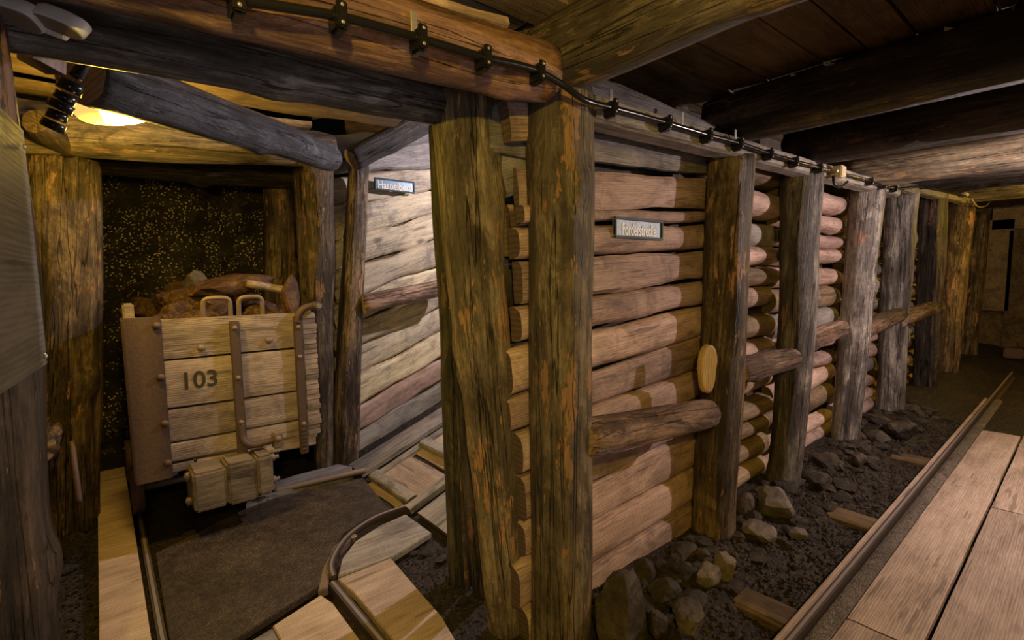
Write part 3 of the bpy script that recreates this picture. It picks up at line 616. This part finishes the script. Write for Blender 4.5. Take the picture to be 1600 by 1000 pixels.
slab('switch_cheek', 'iron', [gp(497, 925), gp(503, 893), gp(522, 855), gp(548, 830), gp(555, 836), gp(530, 862), gp(516, 893), gp(512, 920)], -.03, .006, 'curved rusty iron cheek hugging the curved rail at the edge of the steel plate', 'rail')
slab('switch_plank', 'boardgrey', [gp(528, 901), gp(535, 872), gp(556, 845), gp(592, 822), gp(634, 803), gp(674, 832), gp(614, 870)], -.03, .0, 'grey half-moon plank inside the curved rail', 'plank')
slab('walk_plank', 'walk', [gp(527, 904), gp(611, 871), gp(640, 905), gp(690, 962), gp(712, 1000), (1.02, 1.35), (.80, 1.35), (.80, 2.1)], -.035, -.002, 'wide plank with a chipped edge in the lower middle, half white-lit and half yellow', 'plank')
xs = [gp(345, 1000)[0], gp(405, 962)[0], gp(440, 950)[0], gp(500, 928)[0]]
slab('cross_plank', 'walk', [(.15, 2.02), (.36, 2.08), (.40, 1.2), (.15, 1.2)], -.035, -.006, 'short pale plank end at the bottom edge, leftmost below the steel plate', 'plank')
slab('cross_plank', 'boardgrey', [(.372, 2.09), (.455, 2.11), (.455, 1.2), (.412, 1.2)], -.035, -.002, 'narrow grey board between the two pale planks below the steel plate', 'plank')
slab('cross_plank', 'walk', [(.46, 2.12), (.68, 2.19), (.70, 2.1), (.70, 1.2), (.462, 1.2)], -.035, .0, 'pale plank below the steel plate, beside the dark straight rail', 'plank')
for x, y in ((552, 838), (515, 892)):
    dome('rail_bolt', 'iron', P(x, y, Z=.006), (0, 0, 1), .022, .12); tag(bpy.context.scene.collection.objects[-1], 'flat round bolt head on the rusty cheek, ' + ('upper' if y < 850 else 'lower') + ' of two', 'bolt')
# ------------------------------------------------------------ main track on the right
rail('track_rail', 'long straight rail left of the wooden walkway', [(.3, .692), (9.5, .692)], .03, .006)
box('guard_timber', 'walk', (.3, .712, -.10), (7.4, .738, -.002), bev=.004, label='long thin timber edging left of the walkway rail', cat='timber')
vs = []; fs = []
for i in range(360):
    for j in range(5): x = .3 + i * .02; y = .672 - j * .018; vs.append((x, y, -.022 + (.018 * noise.noise(V((x * 40, y * 40, 1))) + .010 * noise.noise(V((x * 12, y * 12, 5))) if 0 < j < 4 else -.01)))
for i in range(359):
    for j in range(4): a = i * 5 + j; fs.append((a, a + 1, a + 6, a + 5))
tag(mesh_obj('packed_dirt', vs, fs, 'grit'), 'strip of packed grit between the rail and the walkway planks', 'dirt', kind='stuff')
for k, (x0, x1, y0, y1, lb) in enumerate([(.2, 2.26, .352, .588, 'short walkway plank at the bottom edge, next to the grit strip'), (2.275, 5.9, .352, .588, 'long walkway plank next to the grit strip, right of the main rail'),
        (.2, 4.0, .10, .336, 'walkway plank in the lower right corner, past the dark gap'), (4.01, 6.0, .10, .336, 'walkway plank farther down the drift, past the dark gap'), (.2, 6.0, -.15, .085, 'outermost walkway plank at the right edge')]):
    board('walkway_plank', lb, 'plank', (x0, (y0 + y1) / 2, -.03), (x1, (y0 + y1) / 2, -.03), y1 - y0, .032, (0, 0, 1), 'walk', 'planks of the wooden walkway', bulge=.03, wane=.002, ch=.1)
for x, lb in ((2.22, 'near sleeper end sticking out left of the main rail'), (3.45, 'second sleeper end sticking out left of the main rail'), (4.9, 'third, dim sleeper end left of the main rail')):
    board('sleeper', lb, 'sleeper', (x - .02, 1.0, -.12), (x, -.1, -.12), .17, .055, (0, 0, 1), 'boarddark', 'sleepers of the main track', bulge=.2, wane=.008)
# ------------------------------------------------------------ rocks
near = [(967, 950, 84, 118, 'big dark boulder at the foot of the wall, nearest the corner post'), (1026, 974, 36, 56, 'upright egg-shaped rock beside the big dark boulder'), (1038, 925, 52, 44, 'angular rock above the egg-shaped one'),
        (1062, 890, 46, 52, 'tall dark rock in the middle of the rubble heap'), (1105, 898, 42, 38, 'pale brown round rock in front of the post with the axe cut'), (1131, 882, 36, 46, 'grey-brown rock right below the post with the axe cut'),
        (1097, 866, 28, 26, 'small slanted rock left of the axe-cut post foot'), (1068, 860, 44, 24, 'flat grey-topped rock against the lowest board'), (1006, 892, 34, 34, 'lumpy dark rock touching the bottom board'),
        (1076, 962, 56, 42, 'broad dark rock near the bottom edge of the rubble'), (1086, 934, 40, 26, 'low rock between the broad one and the tall one'), (979, 905, 22, 22, 'small pale rock leaning behind the big boulder'),
        (1212, 785, 58, 54, 'pale grey rock at the foot of the third post'), (1184, 826, 50, 24, 'flat pale rock between the axe-cut post and the third post'), (1246, 832, 26, 16, 'small pale stone lying alone on the dirt'),
        (1165, 790, 30, 36, 'dark rock right behind the axe-cut post foot'), (1290, 722, 44, 22, 'flat dark slab rock below the fourth post'), (1275, 748, 42, 24, 'second flat slab rock below the fourth post'),
        (1343, 716, 20, 26, 'upright sliver of rock at the fourth post foot'), (1404, 668, 52, 28, 'broad flat rock in front of the pale split post'), (1368, 655, 44, 20, 'dim flat rock at the foot of the pale split post'), (1372, 684, 40, 16, 'thin slab before the broad flat rock')]
for k, (x, y, ww, hh, lb) in enumerate(near):
    p = P(x, y + hh * .30, Z=.0); dpt = (p - CAM).dot(f_); k1 = dpt / 770
    s = (ww * k1 * .95, ww * k1 * .85, hh * k1 * 1.0)
    rock('rubble_rock', lb, 'rock', (p.x, p.y, s[2] * .25), s, 100 + k, 'rockgrey' if k in (4, 12, 13, 14, 5) else 'rock', None, rot=(random.Random(k).uniform(-.2, .2), random.Random(k).uniform(-.2, .2), .6))
rd = random.Random(11); protos = [rock_mesh((1, .8, .55), 300 + k, 2) for k in range(8)]
for me in protos: me.materials.append(M['rock'])
def scatter(n, x0, x1, y0, y1, s0, s1, label, group, zf=gz, bias=1.0):
    for k in range(n):
        x = x0 + (x1 - x0) * rd.random() ** bias; y = rd.uniform(y0, y1); s = rd.uniform(s0, s1)
        o = bpy.data.objects.new('rubble_rock', protos[k % 8]); COL.objects.link(o); o.location = (x, y, zf(x, y) + s * .1); o.scale = (s, s * rd.uniform(.7, 1.1), s * rd.uniform(.7, 1.1)); o.rotation_euler = (rd.uniform(-.3, .3), rd.uniform(-.3, .3), rd.uniform(0, 6.28)); tag(o, label, 'rock', group)
scatter(60, 1.55, 2.6, 1.02, 1.34, .05, .11, 'small dark rock in the rubble heap below the pinkish boards', 'small rubble of the first bay')
scatter(46, 2.6, 3.7, 1.0, 1.36, .05, .13, 'small dark rock in the rubble between the axe-cut post and the third post', 'small rubble of the second bay')
scatter(70, 3.7, 6.6, .98, 1.38, .07, .16, 'dark rock in the rubble beyond the third post', 'small rubble beyond the third post')
scatter(14, -.62, -.2, 2.3, 5.2, .06, .16, 'dark rock on the floor left of the cart plank', 'rocks left of the cart')
scatter(16, 1.15, 1.6, 1.75, 2.3, .04, .09, 'small stone on the dirt at the foot of the mossy post', 'stones by the mossy post')
def gravel(name, label, n, x0, x1, y0, y1, s0, s1, seed, mat='gravel', zf=gz):
    r = random.Random(seed); vs = []; fs = []
    base = [(1, 0, 0), (-1, 0, 0), (0, 1, 0), (0, -1, 0), (0, 0, .7), (0, 0, -.7)]; tri = [(0, 2, 4), (2, 1, 4), (1, 3, 4), (3, 0, 4), (2, 0, 5), (1, 2, 5), (3, 1, 5), (0, 3, 5)]
    for _ in range(n):
        x, y = r.uniform(x0, x1), r.uniform(y0, y1); s = s0 + (s1 - s0) * r.random() ** 3; R = Euler((r.uniform(0, 3), r.uniform(0, 3), r.uniform(0, 6))).to_matrix(); k = len(vs)
        for b in base: vs.append(R @ V((b[0] * s * r.uniform(.6, 1.2), b[1] * s * r.uniform(.5, 1), b[2] * s)) + V((x, y, zf(x, y) + s * .2)))
        fs += [tuple(k + q for q in f) for f in tri]
    tag(mesh_obj(name, vs, fs, mat, smooth=False), label, 'gravel', kind='stuff')
gravel('loose_gravel', 'loose dark grit and chips along the foot of the drift wall', 9000, 1.45, 6.5, .80, 1.38, .004, .022, 1)
gravel('loose_gravel', 'wet glinting grit left of the cart plank', 6000, -.7, -.10, 1.2, 5.2, .004, .016, 2)
gravel('loose_gravel', 'brown grit and wood chips around the leaning post', 2600, .95, 1.7, 1.2, 2.3, .003, .014, 3, 'dirt')
# ------------------------------------------------------------ mine cart
cart = empty('mine_cart', (.59, 4.0, -.02), 'old wooden mine cart numbered 103, iron-bound and filled with ore, on the left rails', 'mine cart')
X0, X1, Y0c, Y1c, ZB, ZT = .115, 1.075, 3.30, 4.75, .37, 1.20
zs = [1.222, .990, .712, .52, .405]; 
for k in range(4):
    za, zb = zs[k], zs[k + 1] + .004
    board('front_plank', None, None, (X0 + .02, Y0c + .045, (za + zb) / 2), (X1, Y0c + .045, (za + zb) / 2 - .01), za - zb - .009, .045, (0, -1, 0), 'cartwood', parent=cart, bulge=.02, wane=.002, ch=.04)
board('front_plank', None, None, (X0 + .02, Y0c + .045, .372), (.36, Y0c + .045, .372), .055, .04, (0, -1, 0), 'cartwood', parent=cart, bulge=.05)
board('front_plank', None, None, (.37, Y0c + .045, .368), (X1 - .03, Y0c + .045, .36), .058, .04, (0, -1, 0), 'cartwood', parent=cart, bulge=.05)
for sx, xx in ((-1, X0), (1, X1 - .045)):
    for k in range(4): za, zb = zs[k], zs[k + 1] + .006; box('side_plank', 'cartwood', (xx, Y0c + .05, zb), (xx + .045, Y1c, za), cart, .004)
for k in range(4): za, zb = zs[k], zs[k + 1] + .006; box('back_plank', 'cartwood', (X0, Y1c, zb), (X1, Y1c + .045, za), cart, .004)
box('bottom_board', 'cartwood', (X0, Y0c + .05, .36), (X1, Y1c, .40), cart, .004)
# iron corner plate, side edge, straps
ip = box('corner_plate', 'rust', (X0 - .025, Y0c - .014, .325), (.255, Y0c - .001, 1.235), cart, .005)
box('corner_plate', 'rust', (X0 - .032, Y0c - .012, .34), (X0 - .002, Y0c + .16, 1.23), cart, .005)
box('corner_stake', 'cartwood', (X0 - .02, Y0c + .01, 1.20), (X0 + .03, Y0c + .10, 1.31), cart, .008)
for z in (1.185, .90, .64, .415): dome('rivet', 'rust', (.235, Y0c - .014, z), (0, -1, 0), .021, .45, ip)
def strap(name, x, w, z0, z1): return box(name, 'rust', (x - w / 2, Y0c - .030, z0), (x + w / 2, Y0c - .001, z1), cart, .005)
st1 = strap('iron_strap', .607, .052, .37, 1.185); st2 = strap('iron_strap', .965, .05, .29, 1.19)
tube('strap_hook', [(.607, Y0c - .022, .56), (.608, Y0c - .030, .49), (.622, Y0c - .045, .448), (.66, Y0c - .055, .428), (.73, Y0c - .058, .430), (.80, Y0c - .058, .434)], .020, 'rust', cart, sub=8, sq=1.0)
dome('hook_bolt', 'iron', (.795, Y0c - .082, .442), (0, -1, 0), .020, .45, cart); box('hook_lug', 'iron', (.768, Y0c - .082, .38), (.824, Y0c - .02, .475), cart, .008)
tube('strap_arm', [(.965, Y0c - .020, 1.15), (.975, Y0c - .022, 1.20), (1.01, Y0c - .024, 1.238), (1.07, Y0c - .026, 1.25)], .026, 'rust', cart, sub=6, sq=.9)
tube('hinge_pin', [(1.085, Y0c - .075, 1.252), (1.085, Y0c + .03, 1.252)], .026, 'rust', cart); tube('hinge_nut', [(1.085, Y0c - .088, 1.252), (1.085, Y0c - .07, 1.252)], .017, 'steel', cart, seg=6)
for x, z in ((.607, .845), (.607, .575), (.607, 1.145), (.965, 1.12), (.965, .93), (.965, .49)): dome('strap_bolt', 'iron', (x, Y0c - .030, z), (0, -1, 0), .015, .6, st1 if x < .8 else st2)
for k in range(6): box('strap_tooth', 'rust', (.945, Y0c - .040, .32 + k * .025), (.985, Y0c - .028, .332 + k * .025), st2, .003)
for x, z in ((.435, 1.04), (.795, 1.05)): dome('plank_bolt', 'iron', (x, Y0c - .002, z), (0, -1, 0), .021, .45, cart)
# rough right edge of end grain
rr = random.Random(4)
for k in range(24):
    z = .40 + k * .0335; box('weathered_edge', 'cartwood', (1.0, Y0c - .003 - rr.random() * .010, z), (1.078 + rr.random() * .012, Y0c + .03, z + .030 + rr.random() * .004), cart, .003)
for x0, x1 in ((.46, .60), (.645, .775)):
    tube('lift_handle', [(x0, Y0c + .03, 1.19), (x0, Y0c + .02, 1.26), (x0 + .004, Y0c + .015, 1.305), (x0 + .03, Y0c + .012, 1.322), (x1 - .03, Y0c + .012, 1.322), (x1 - .004, Y0c + .015, 1.305), (x1, Y0c + .02, 1.26), (x1, Y0c + .03, 1.19)], .013, 'iron', cart, sub=4)
tm = frame((.415, Y0c - .001, .855), (1, 0, -.02), (0, -1, 0))
text('number', '103', 'ink', cart, tm, .135, .95, .0012)
# buffer block with bolts, undercarriage, wheels
bx0, bx1 = .325, .735
for k, (a, b) in enumerate(((bx0, .49), (.49, .645), (.645, bx1))): box('buffer_block', 'buffer', (a, 3.10 + .004 * k, .155 - .01 * (k == 1)), (b - .002, 3.42, .378 + .006 * k), cart, .014)
for z in (.34, .20):
    tube('buffer_bolt', [(bx0 - .03, 3.2, z), (bx1 + .05, 3.2, z)], .013, 'iron', cart); tube('buffer_nut', [(bx0 - .025, 3.2, z), (bx0 - .002, 3.2, z)], .026, 'iron', cart, seg=6); tube('buffer_nut', [(bx1 + .003, 3.2, z), (bx1 + .026, 3.2, z)], .024, 'iron', cart, seg=6)
for x in (.26, .86): box('chassis_beam', 'cartwood', (x - .05, 3.62, .22), (x + .05, 4.9, .36), cart, .008)
for y in (3.75, 4.4):
    tube('axle', [(.10, y, .15), (.78, y, .15)], .022, 'iron', cart)
    for x in (.103, .775): tube('wheel', [(x - .03, y, .15), (x + .03, y, .15)], .145, 'rust', cart, seg=32); 
rd = random.Random(8); rdm = [rock_mesh((1, .8, .6), 500 + k, 3) for k in range(6)]
for me in rdm: me.materials.append(M['ore'])
for k in range(34):
    x = rd.uniform(X0 + .1, X1 - .1); y = rd.uniform(Y0c + .13, Y1c - .15); s = rd.uniform(.16, .32); hgt = 1.10 + .17 * math.exp(-((x - .55) / .33) ** 2) * sstep(3.3, 3.9, y) + .04
    o = bpy.data.objects.new('ore_lump', rdm[k % 6]); COL.objects.link(o); o.location = (x, y, hgt); o.scale = (s, s, s); o.rotation_euler = (rd.uniform(-.5, .5), rd.uniform(-.5, .5), rd.uniform(0, 6.28)); tag(o, 'rusty brown lump of ore heaped in the mine cart', 'rock', 'ore lumps in the cart')
box('ore_bed', 'ore', (X0 + .05, Y0c + .06, .41), (X1 - .05, Y1c - .01, 1.08), bev=.01); tag(COL.objects[-1], 'fine rusty ore filling the cart below the lumps', 'ore', kind='stuff')
rock('ore_chunk', 'long splintery brown slab lying on top of the ore heap', 'rock', (.66, 3.72, 1.385), (.52, .30, .15), 61, 'ore', rot=(.1, -.12, .15))
rock('ore_peak', 'pointed greyish rock at the crest of the ore heap', 'rock', (.535, 4.0, 1.40), (.16, .16, .17), 62, 'rock', rot=(.1, .2, .3))
rock('ore_shard', 'upright rusty shard at the right end of the ore heap', 'rock', (.98, 3.5, 1.30), (.12, .1, .30), 63, 'ore', rot=(0, .05, .3))
board('splintered_stick', 'split wooden stick lying on the right of the ore heap', 'stick', (.74, 3.55, 1.40), (1.05, 3.55, 1.33), .05, .04, (0, -1, .5), 'cartwood', bulge=.5, wane=.01)
# ------------------------------------------------------------ side drift lamp
la, lb_ = P(120, 150, D=2.22), P(234, 196, D=2.22); lc = (la + lb_) / 2
lampo = empty('bulkhead_lamp', (lc.x, lc.y, lc.z), 'glowing oval bulkhead lamp under the slate-grey log, upper left', 'lamp')
M['lampwhite'] = glow('lit lamp glass', (1, .93, .74), 14); M['lampyel'] = glow('dim end of lamp glass', (1, .62, .16), 1.0)
def capsule(name, mat, c, hx, hy, hz, parent, x0=-1, x1=1, n=18, seg=24, p=2.6):
    vs = []; fs = []; ax = V((vx.x, vx.y, 0)); ax = c2w((1, 0, 0)); ax.z = 0; ax.normalize()
    for i in range(n + 1):
        u = x0 + (x1 - x0) * i / n; r = max(0.001, (1 - abs(u) ** p)) ** (1 / p)
        for j in range(seg): a = 6.28318 * j / seg; vs.append((u * hx, math.cos(a) * r * hy, math.sin(a) * r * hz))
    for i in range(n):
        for j in range(seg): a = i * seg + j; b = i * seg + (j + 1) % seg; fs.append((a, b, b + seg, a + seg))
    fs.append(tuple(reversed(range(seg)))); fs.append(tuple(range(n * seg, n * seg + seg)))
    return mesh_obj(name, vs, fs, mat, parent, frame(c, ax, (0, 0, 1)))
wd = (la - lb_).length / 2 * .96; o_ = capsule('lit_glass', 'lampwhite', lc, wd, .055, .062, lampo, -.12, 1); o2 = capsule('glass_end', 'lampyel', lc, wd, .055, .062, lampo, -1, -.12)
for q in (o_, o2): q.visible_shadow = True
tube('lamp_base', [lc + V((-.08, 0, .075)), lc + V((.12, 0, .075))], .03, 'black', lampo); tube('lamp_bracket', [lc + V((.0, 0, .07)), lc + V((.0, .1, .42))], .012, 'iron', lampo)
# ------------------------------------------------------------ cable with clips
GCc = 'black clips holding the cable'
def cp(x, y, Y): return P(x, y, Y=Y)
cpts = [cp(150, -60, 1.11), cp(260, -35, 1.10), cp(370, -2, 1.105), cp(450, 12, 1.105), cp(530, 26, 1.10), cp(600, 44, 1.105), cp(656, 60, 1.10), cp(710, 76, 1.105), cp(757, 90, 1.10), cp(812, 102, 1.11), cp(845, 113, 1.12), cp(880, 133, 1.13), cp(915, 157, 1.13), cp(955, 168, 1.16), cp(1000, 180, 1.17), cp(1042, 192, 1.165), cp(1106, 211, 1.165), cp(1155, 224, 1.165), cp(1202, 240, 1.165), cp(1242, 252, 1.165), cp(1280, 262, 1.165), cp(1318, 272, 1.165), cp(1350, 280, 1.165), cp(1400, 295, 1.165), cp(1440, 292, 1.14), cp(1485, 300, 1.14), cp(1515, 308, 1.12)]
tube('cable', cpts, .0105, 'black', None, 'long black cable running along the beams over the posts', 'cable', sub=5)
cl = [(370, -2, 1.10), (530, 26, 1.10), (656, 60, 1.10), (757, 90, 1.10), (842, 112, 1.12), (957, 168, 1.16), (1042, 192, 1.165), (1106, 211, 1.165), (1155, 224, 1.165), (1202, 240, 1.165), (1242, 252, 1.165), (1280, 262, 1.165), (1360, 283, 1.165), (1380, 289, 1.165), (1398, 294, 1.165)]
nmz = ['at the top edge of the picture on the red beam', 'second on the red beam, left of the zinc strip', 'on the red beam beside the zinc strip', 'on the red beam, left of its sawn end', 'at the sawn end of the red beam', 'just right of the corner post', 'on the squared beam, second right of the corner post', 'on the squared beam, third right of the corner post', 'above the axe-cut post', 'right of the axe-cut post', 'left of the third post', 'above the third post', 'past the beige box, first', 'past the beige box, second', 'past the beige box, third']
for k, (x, y, Y) in enumerate(cl):
    p = cp(x, y, Y); e = empty('cable_clip', p, 'black cable clip ' + nmz[k], 'clip', GCc); s = 1.0 if k < 6 else 1.1
    box('clip_body', 'black', p + V((-.013 * s, -.012, -.034)), p + V((.013 * s, .035, .022)), e, .006); box('clip_bar', 'black', p + V((-.012 * s, -.020, -.028)), p + V((.012 * s, -.010, .028)), e, .005)
    for dz in (-.018, .018): dome('screw', 'steel', p + V((0, -.020, dz)), (0, -1, 0), .0045, .3, e, 8)
for k, (x, y, Y) in enumerate([(648, 45, 1.125), (841, 98, 1.13), (956, 158, 1.185), (1068, 188, 1.18), (1150, 217, 1.18)]):
    p = cp(x, y, Y); board('zinc_strip', 'bent perforated zinc strip behind the cable, ' + ['on the red beam', 'at the sawn end of the red beam', 'just right of the corner post', 'between two clips past the corner post', 'above the axe-cut post'][k], 'strip', p + V((0, .005, -.035)), p + V((0, .005, .04)), .018, .003, (0, -1, 0), 'zinc', 'zinc strips on the cable run', bulge=.05, wane=.001)
for k, (x0, y0, x1, y1, Y, lb) in enumerate([(1316, 257, 1337, 283, 1.12, 'beige junction box on the cable run above the fourth post'), (1511, 300, 1524, 312, 1.10, 'small yellow-lit junction box near the far posts'), (1540, 309, 1551, 319, 1.10, 'last small junction box at the end of the cable run')]):
    a, b = P(x0, y0, Y=Y), P(x1, y1, Y=Y); bxx = box('junction_box', 'beige', (a.x, Y, b.z), (a.x + .09 + .06 * (k > 0), Y + .06, a.z), None, .006, label=lb, cat='box')
    tube('cable_gland', [(a.x - .03, Y + .03, (a.z + b.z) / 2), (a.x + .01, Y + .03, (a.z + b.z) / 2)], .014, 'zinc', bxx)
tube('cable_loop', [P(1302, 275, Y=1.15), P(1304, 288, Y=1.14), P(1314, 292, Y=1.13), P(1324, 284, Y=1.13)], .009, 'black', None, 'small drooping cable loop under the beige junction box', 'cable')
tube('cable_loop', [P(1519, 312, Y=1.12), P(1528, 323, Y=1.12), P(1540, 322, Y=1.12), P(1546, 316, Y=1.12)], .007, 'beige', None, 'thin pale cable loop between the two far junction boxes', 'cable')
# ------------------------------------------------------------ top left: emergency lamp, conduit, glands, block
el = empty('emergency_lamp', P(60, 30, D=1.0), 'white plastic emergency lamp in the top left corner', 'lamp')
c0 = P(20, 22, D=1.0)
def oval(name, mat, mw, a, b, t0, t1, parent, n=44, ex=.8):
    vs = []; fs = []; h = t1 - t0
    for zz, k in ((t0, .95), (t0 + h * .12, 1), (t1 - h * .12, 1), (t1, .95)):
        for j in range(n): q = 6.28318 * j / n; c, s = math.cos(q), math.sin(q); vs.append((abs(c) ** ex * (1 if c > 0 else -1) * a * k, abs(s) ** ex * (1 if s > 0 else -1) * b * k, zz))
    for i in range(3):
        for j in range(n): p = i * n + j; q = i * n + (j + 1) % n; fs.append((p, q, q + n, p + n))
    fs.append(tuple(reversed(range(n)))); fs.append(tuple(range(3 * n, 4 * n))); return mesh_obj(name, vs, fs, mat, parent, mw, True, None, {len(fs) - 1, len(fs) - 2})
axL = P(128, 56, D=1.0) - P(48, 26, D=1.0); nL = c2w((-.45, -.80, -.35))
mwL = frame(P(88, 41, D=1.0), axL, nL); mw2 = frame(P(15, 26, D=1.0), P(70, 42, D=1.0) - P(0, 20, D=1.0), nL)
M['shadedface'] = plain('shaded lamp face', (.17, .145, .125), .5, 0, .1)  # shade on the lamp's underside, painted as a darker face colour
oval('lens', 'white', mwL, .056, .022, -.030, 0, el); oval('face', 'shadedface', mwL, .052, .018, .0, .002, el)
oval('housing', 'white', mw2, .062, .028, -.03, .0, el, ex=.5); oval('face', 'shadedface', mw2, .058, .024, .0, .002, el, ex=.5)
box('mounting_strap', 'white', (-.06, -.034, -.034), (.0, -.022, .004), el, .002, mwL)
tube('conduit', [P(168, -10, D=1.55), P(166, 25, D=1.55), P(163, 48, D=1.52), P(148, 82, D=1.48), P(128, 105, D=1.45), P(118, 120, D=1.44)], .017, 'black', None, 'bent glossy black conduit in the top left, above the cable glands', 'pipe', sub=7)
gl = [(113, 128, .030), (105, 147, .026), (98, 160, .03), (91, 174, .024), (86, 190, .028), (79, 204, .022)]
ge = empty('cable_glands', P(98, 165, D=1.45), 'chain of black cable glands hanging below the conduit', 'fitting')
for k in range(len(gl) - 1):
    a, b = P(gl[k][0], gl[k][1], D=1.44), P(gl[k + 1][0], gl[k + 1][1], D=1.44); tube('gland', [a, a + (b - a) * .82], gl[k][2], 'black', ge, seg=10)
    dome('gland_screw', 'steel', a + c2w((gl[k][2], 0, -.01)), c2w((.5, .2, -1)), .005, .4, ge, 8)
board('wooden_block', 'squared reddish block end in the top left, below the emergency lamp', 'block', P(88, 118, D=1.55), P(90, 68, D=1.55), .062, .10, c2w((0, .1, -1)), 'board', bulge=.03, wane=.002)
log('stub_log', 'short yellow-lit log stub on top of the thick rust-patched post', 'log', P(106, 232, D=2.75), P(58, 190, D=2.5), .06, .065, 'brown', endm='enddark')
# hanging dull panel at the left edge
pc = [P(56, 208, D=.90), P(51, 571, D=.90), P(-60, 655, D=.72), P(-60, 110, D=.72)]
u = (pc[0] - pc[1]).normalized(); c1 = (pc[0] + pc[1]) / 2; dv = V((-.10, -1, 0)).normalized()
pn = empty('hanging_panel', c1, 'dull brown streaked panel hanging at the left edge of the view', 'panel')
hgt = (pc[0] - pc[1]).length; mwp = frame(c1, dv, (1, -.1, 0))
box('panel_sheet', 'panel', (0, -hgt / 2, -.004), (.75, hgt / 2, .002), pn, .0015, mwp)
for dz in (.46, -.42): dome('screw', 'zinc', mwp @ V((.02, dz * hgt, .003)), (1, -.1, 0), .005, .4, pn, 8)
tube('iron_bar', [P(112, 690, D=2.55), P(118, 740, D=2.5), P(124, 786, D=2.48)], .014, 'rust', None, 'short iron bar leaning beside the thick rust-patched post', 'bar')
# ------------------------------------------------------------ far end of the drift
for k, (x0, y0, x1, y1, D, m, lb, cat) in enumerate([(1540, 345, 1576, 486, 9.3, 'boardbrown', 'upright yellow-lit board at the far end of the drift', 'board'), (1552, 327, 1600, 357, 9.1, 'boardbrown', 'short horizontal boards over the dark doorway at the far end', 'board'),
        (1578, 360, 1592, 640, 9.6, 'boarddark', 'dark door post at the far right end', 'post'), (1523, 490, 1600, 560, 9.8, 'boarddark', 'dark boarding below the upright board at the far end', 'board')]):
    a, b = P(x0, y0, X=13.1), P(x1, y1, X=13.1)
    box('end_board', m, (13.05 + .03 * (k == 3), min(a.y, b.y), min(a.z, b.z)), (13.1 + .08 * (k == 3), max(a.y, b.y), max(a.z, b.z)), None, .006, label=lb, cat=cat)
a = P(1585, 548, D=8.2); box('red_toolbox', 'rust', a + V((-.12, -.12, -.12)), a + V((.12, .12, .05)), None, .02, label='small reddish box on the floor at the far right', cat='box')
# torn foil scraps between ceiling and wall
for k, (x, y, D, s) in enumerate([(1297, 98, 2.9, .08), (1243, 118, 2.9, .05), (1485, 46, 2.6, .05), (1078, 165, 2.35, .08), (1146, 146, 2.5, .05), (1590, 16, 2.4, .07), (600, 194, 3.0, .05), (625, 179, 3.0, .05)]):
    p = P(x, y, Y=3.54) if D == 3.0 else P(x, y, Y=1.25) if D == 2.35 else P(x, y, Z=2.322); r = random.Random(k); e = [p + V((r.uniform(-s, s) * .5, r.uniform(-s, s) * .4, r.uniform(-s, s) * .3)) for _ in range(5)]
    vs = e + [q + V((0, .002, .003)) for q in e]
    tag(mesh_obj('foil_scrap', [q - p for q in vs], [(0, 1, 2), (0, 2, 3), (0, 3, 4), (7, 6, 5), (8, 7, 5), (9, 8, 5)], 'foil', None, Matrix.Translation(p), False), ['white foil scrap hanging from the dark ceiling, largest in the middle', 'tiny white foil scrap near the largest one', 'thin white foil sliver under the dark ceiling boards', 'torn white foil on the beam right of the corner post', 'tiny white foil chip above the axe-cut post', 'white foil scrap at the upper right corner', 'white foil scrap on the bark-covered log, left one', 'white foil scrap on the bark-covered log, right one'][k], 'foil')
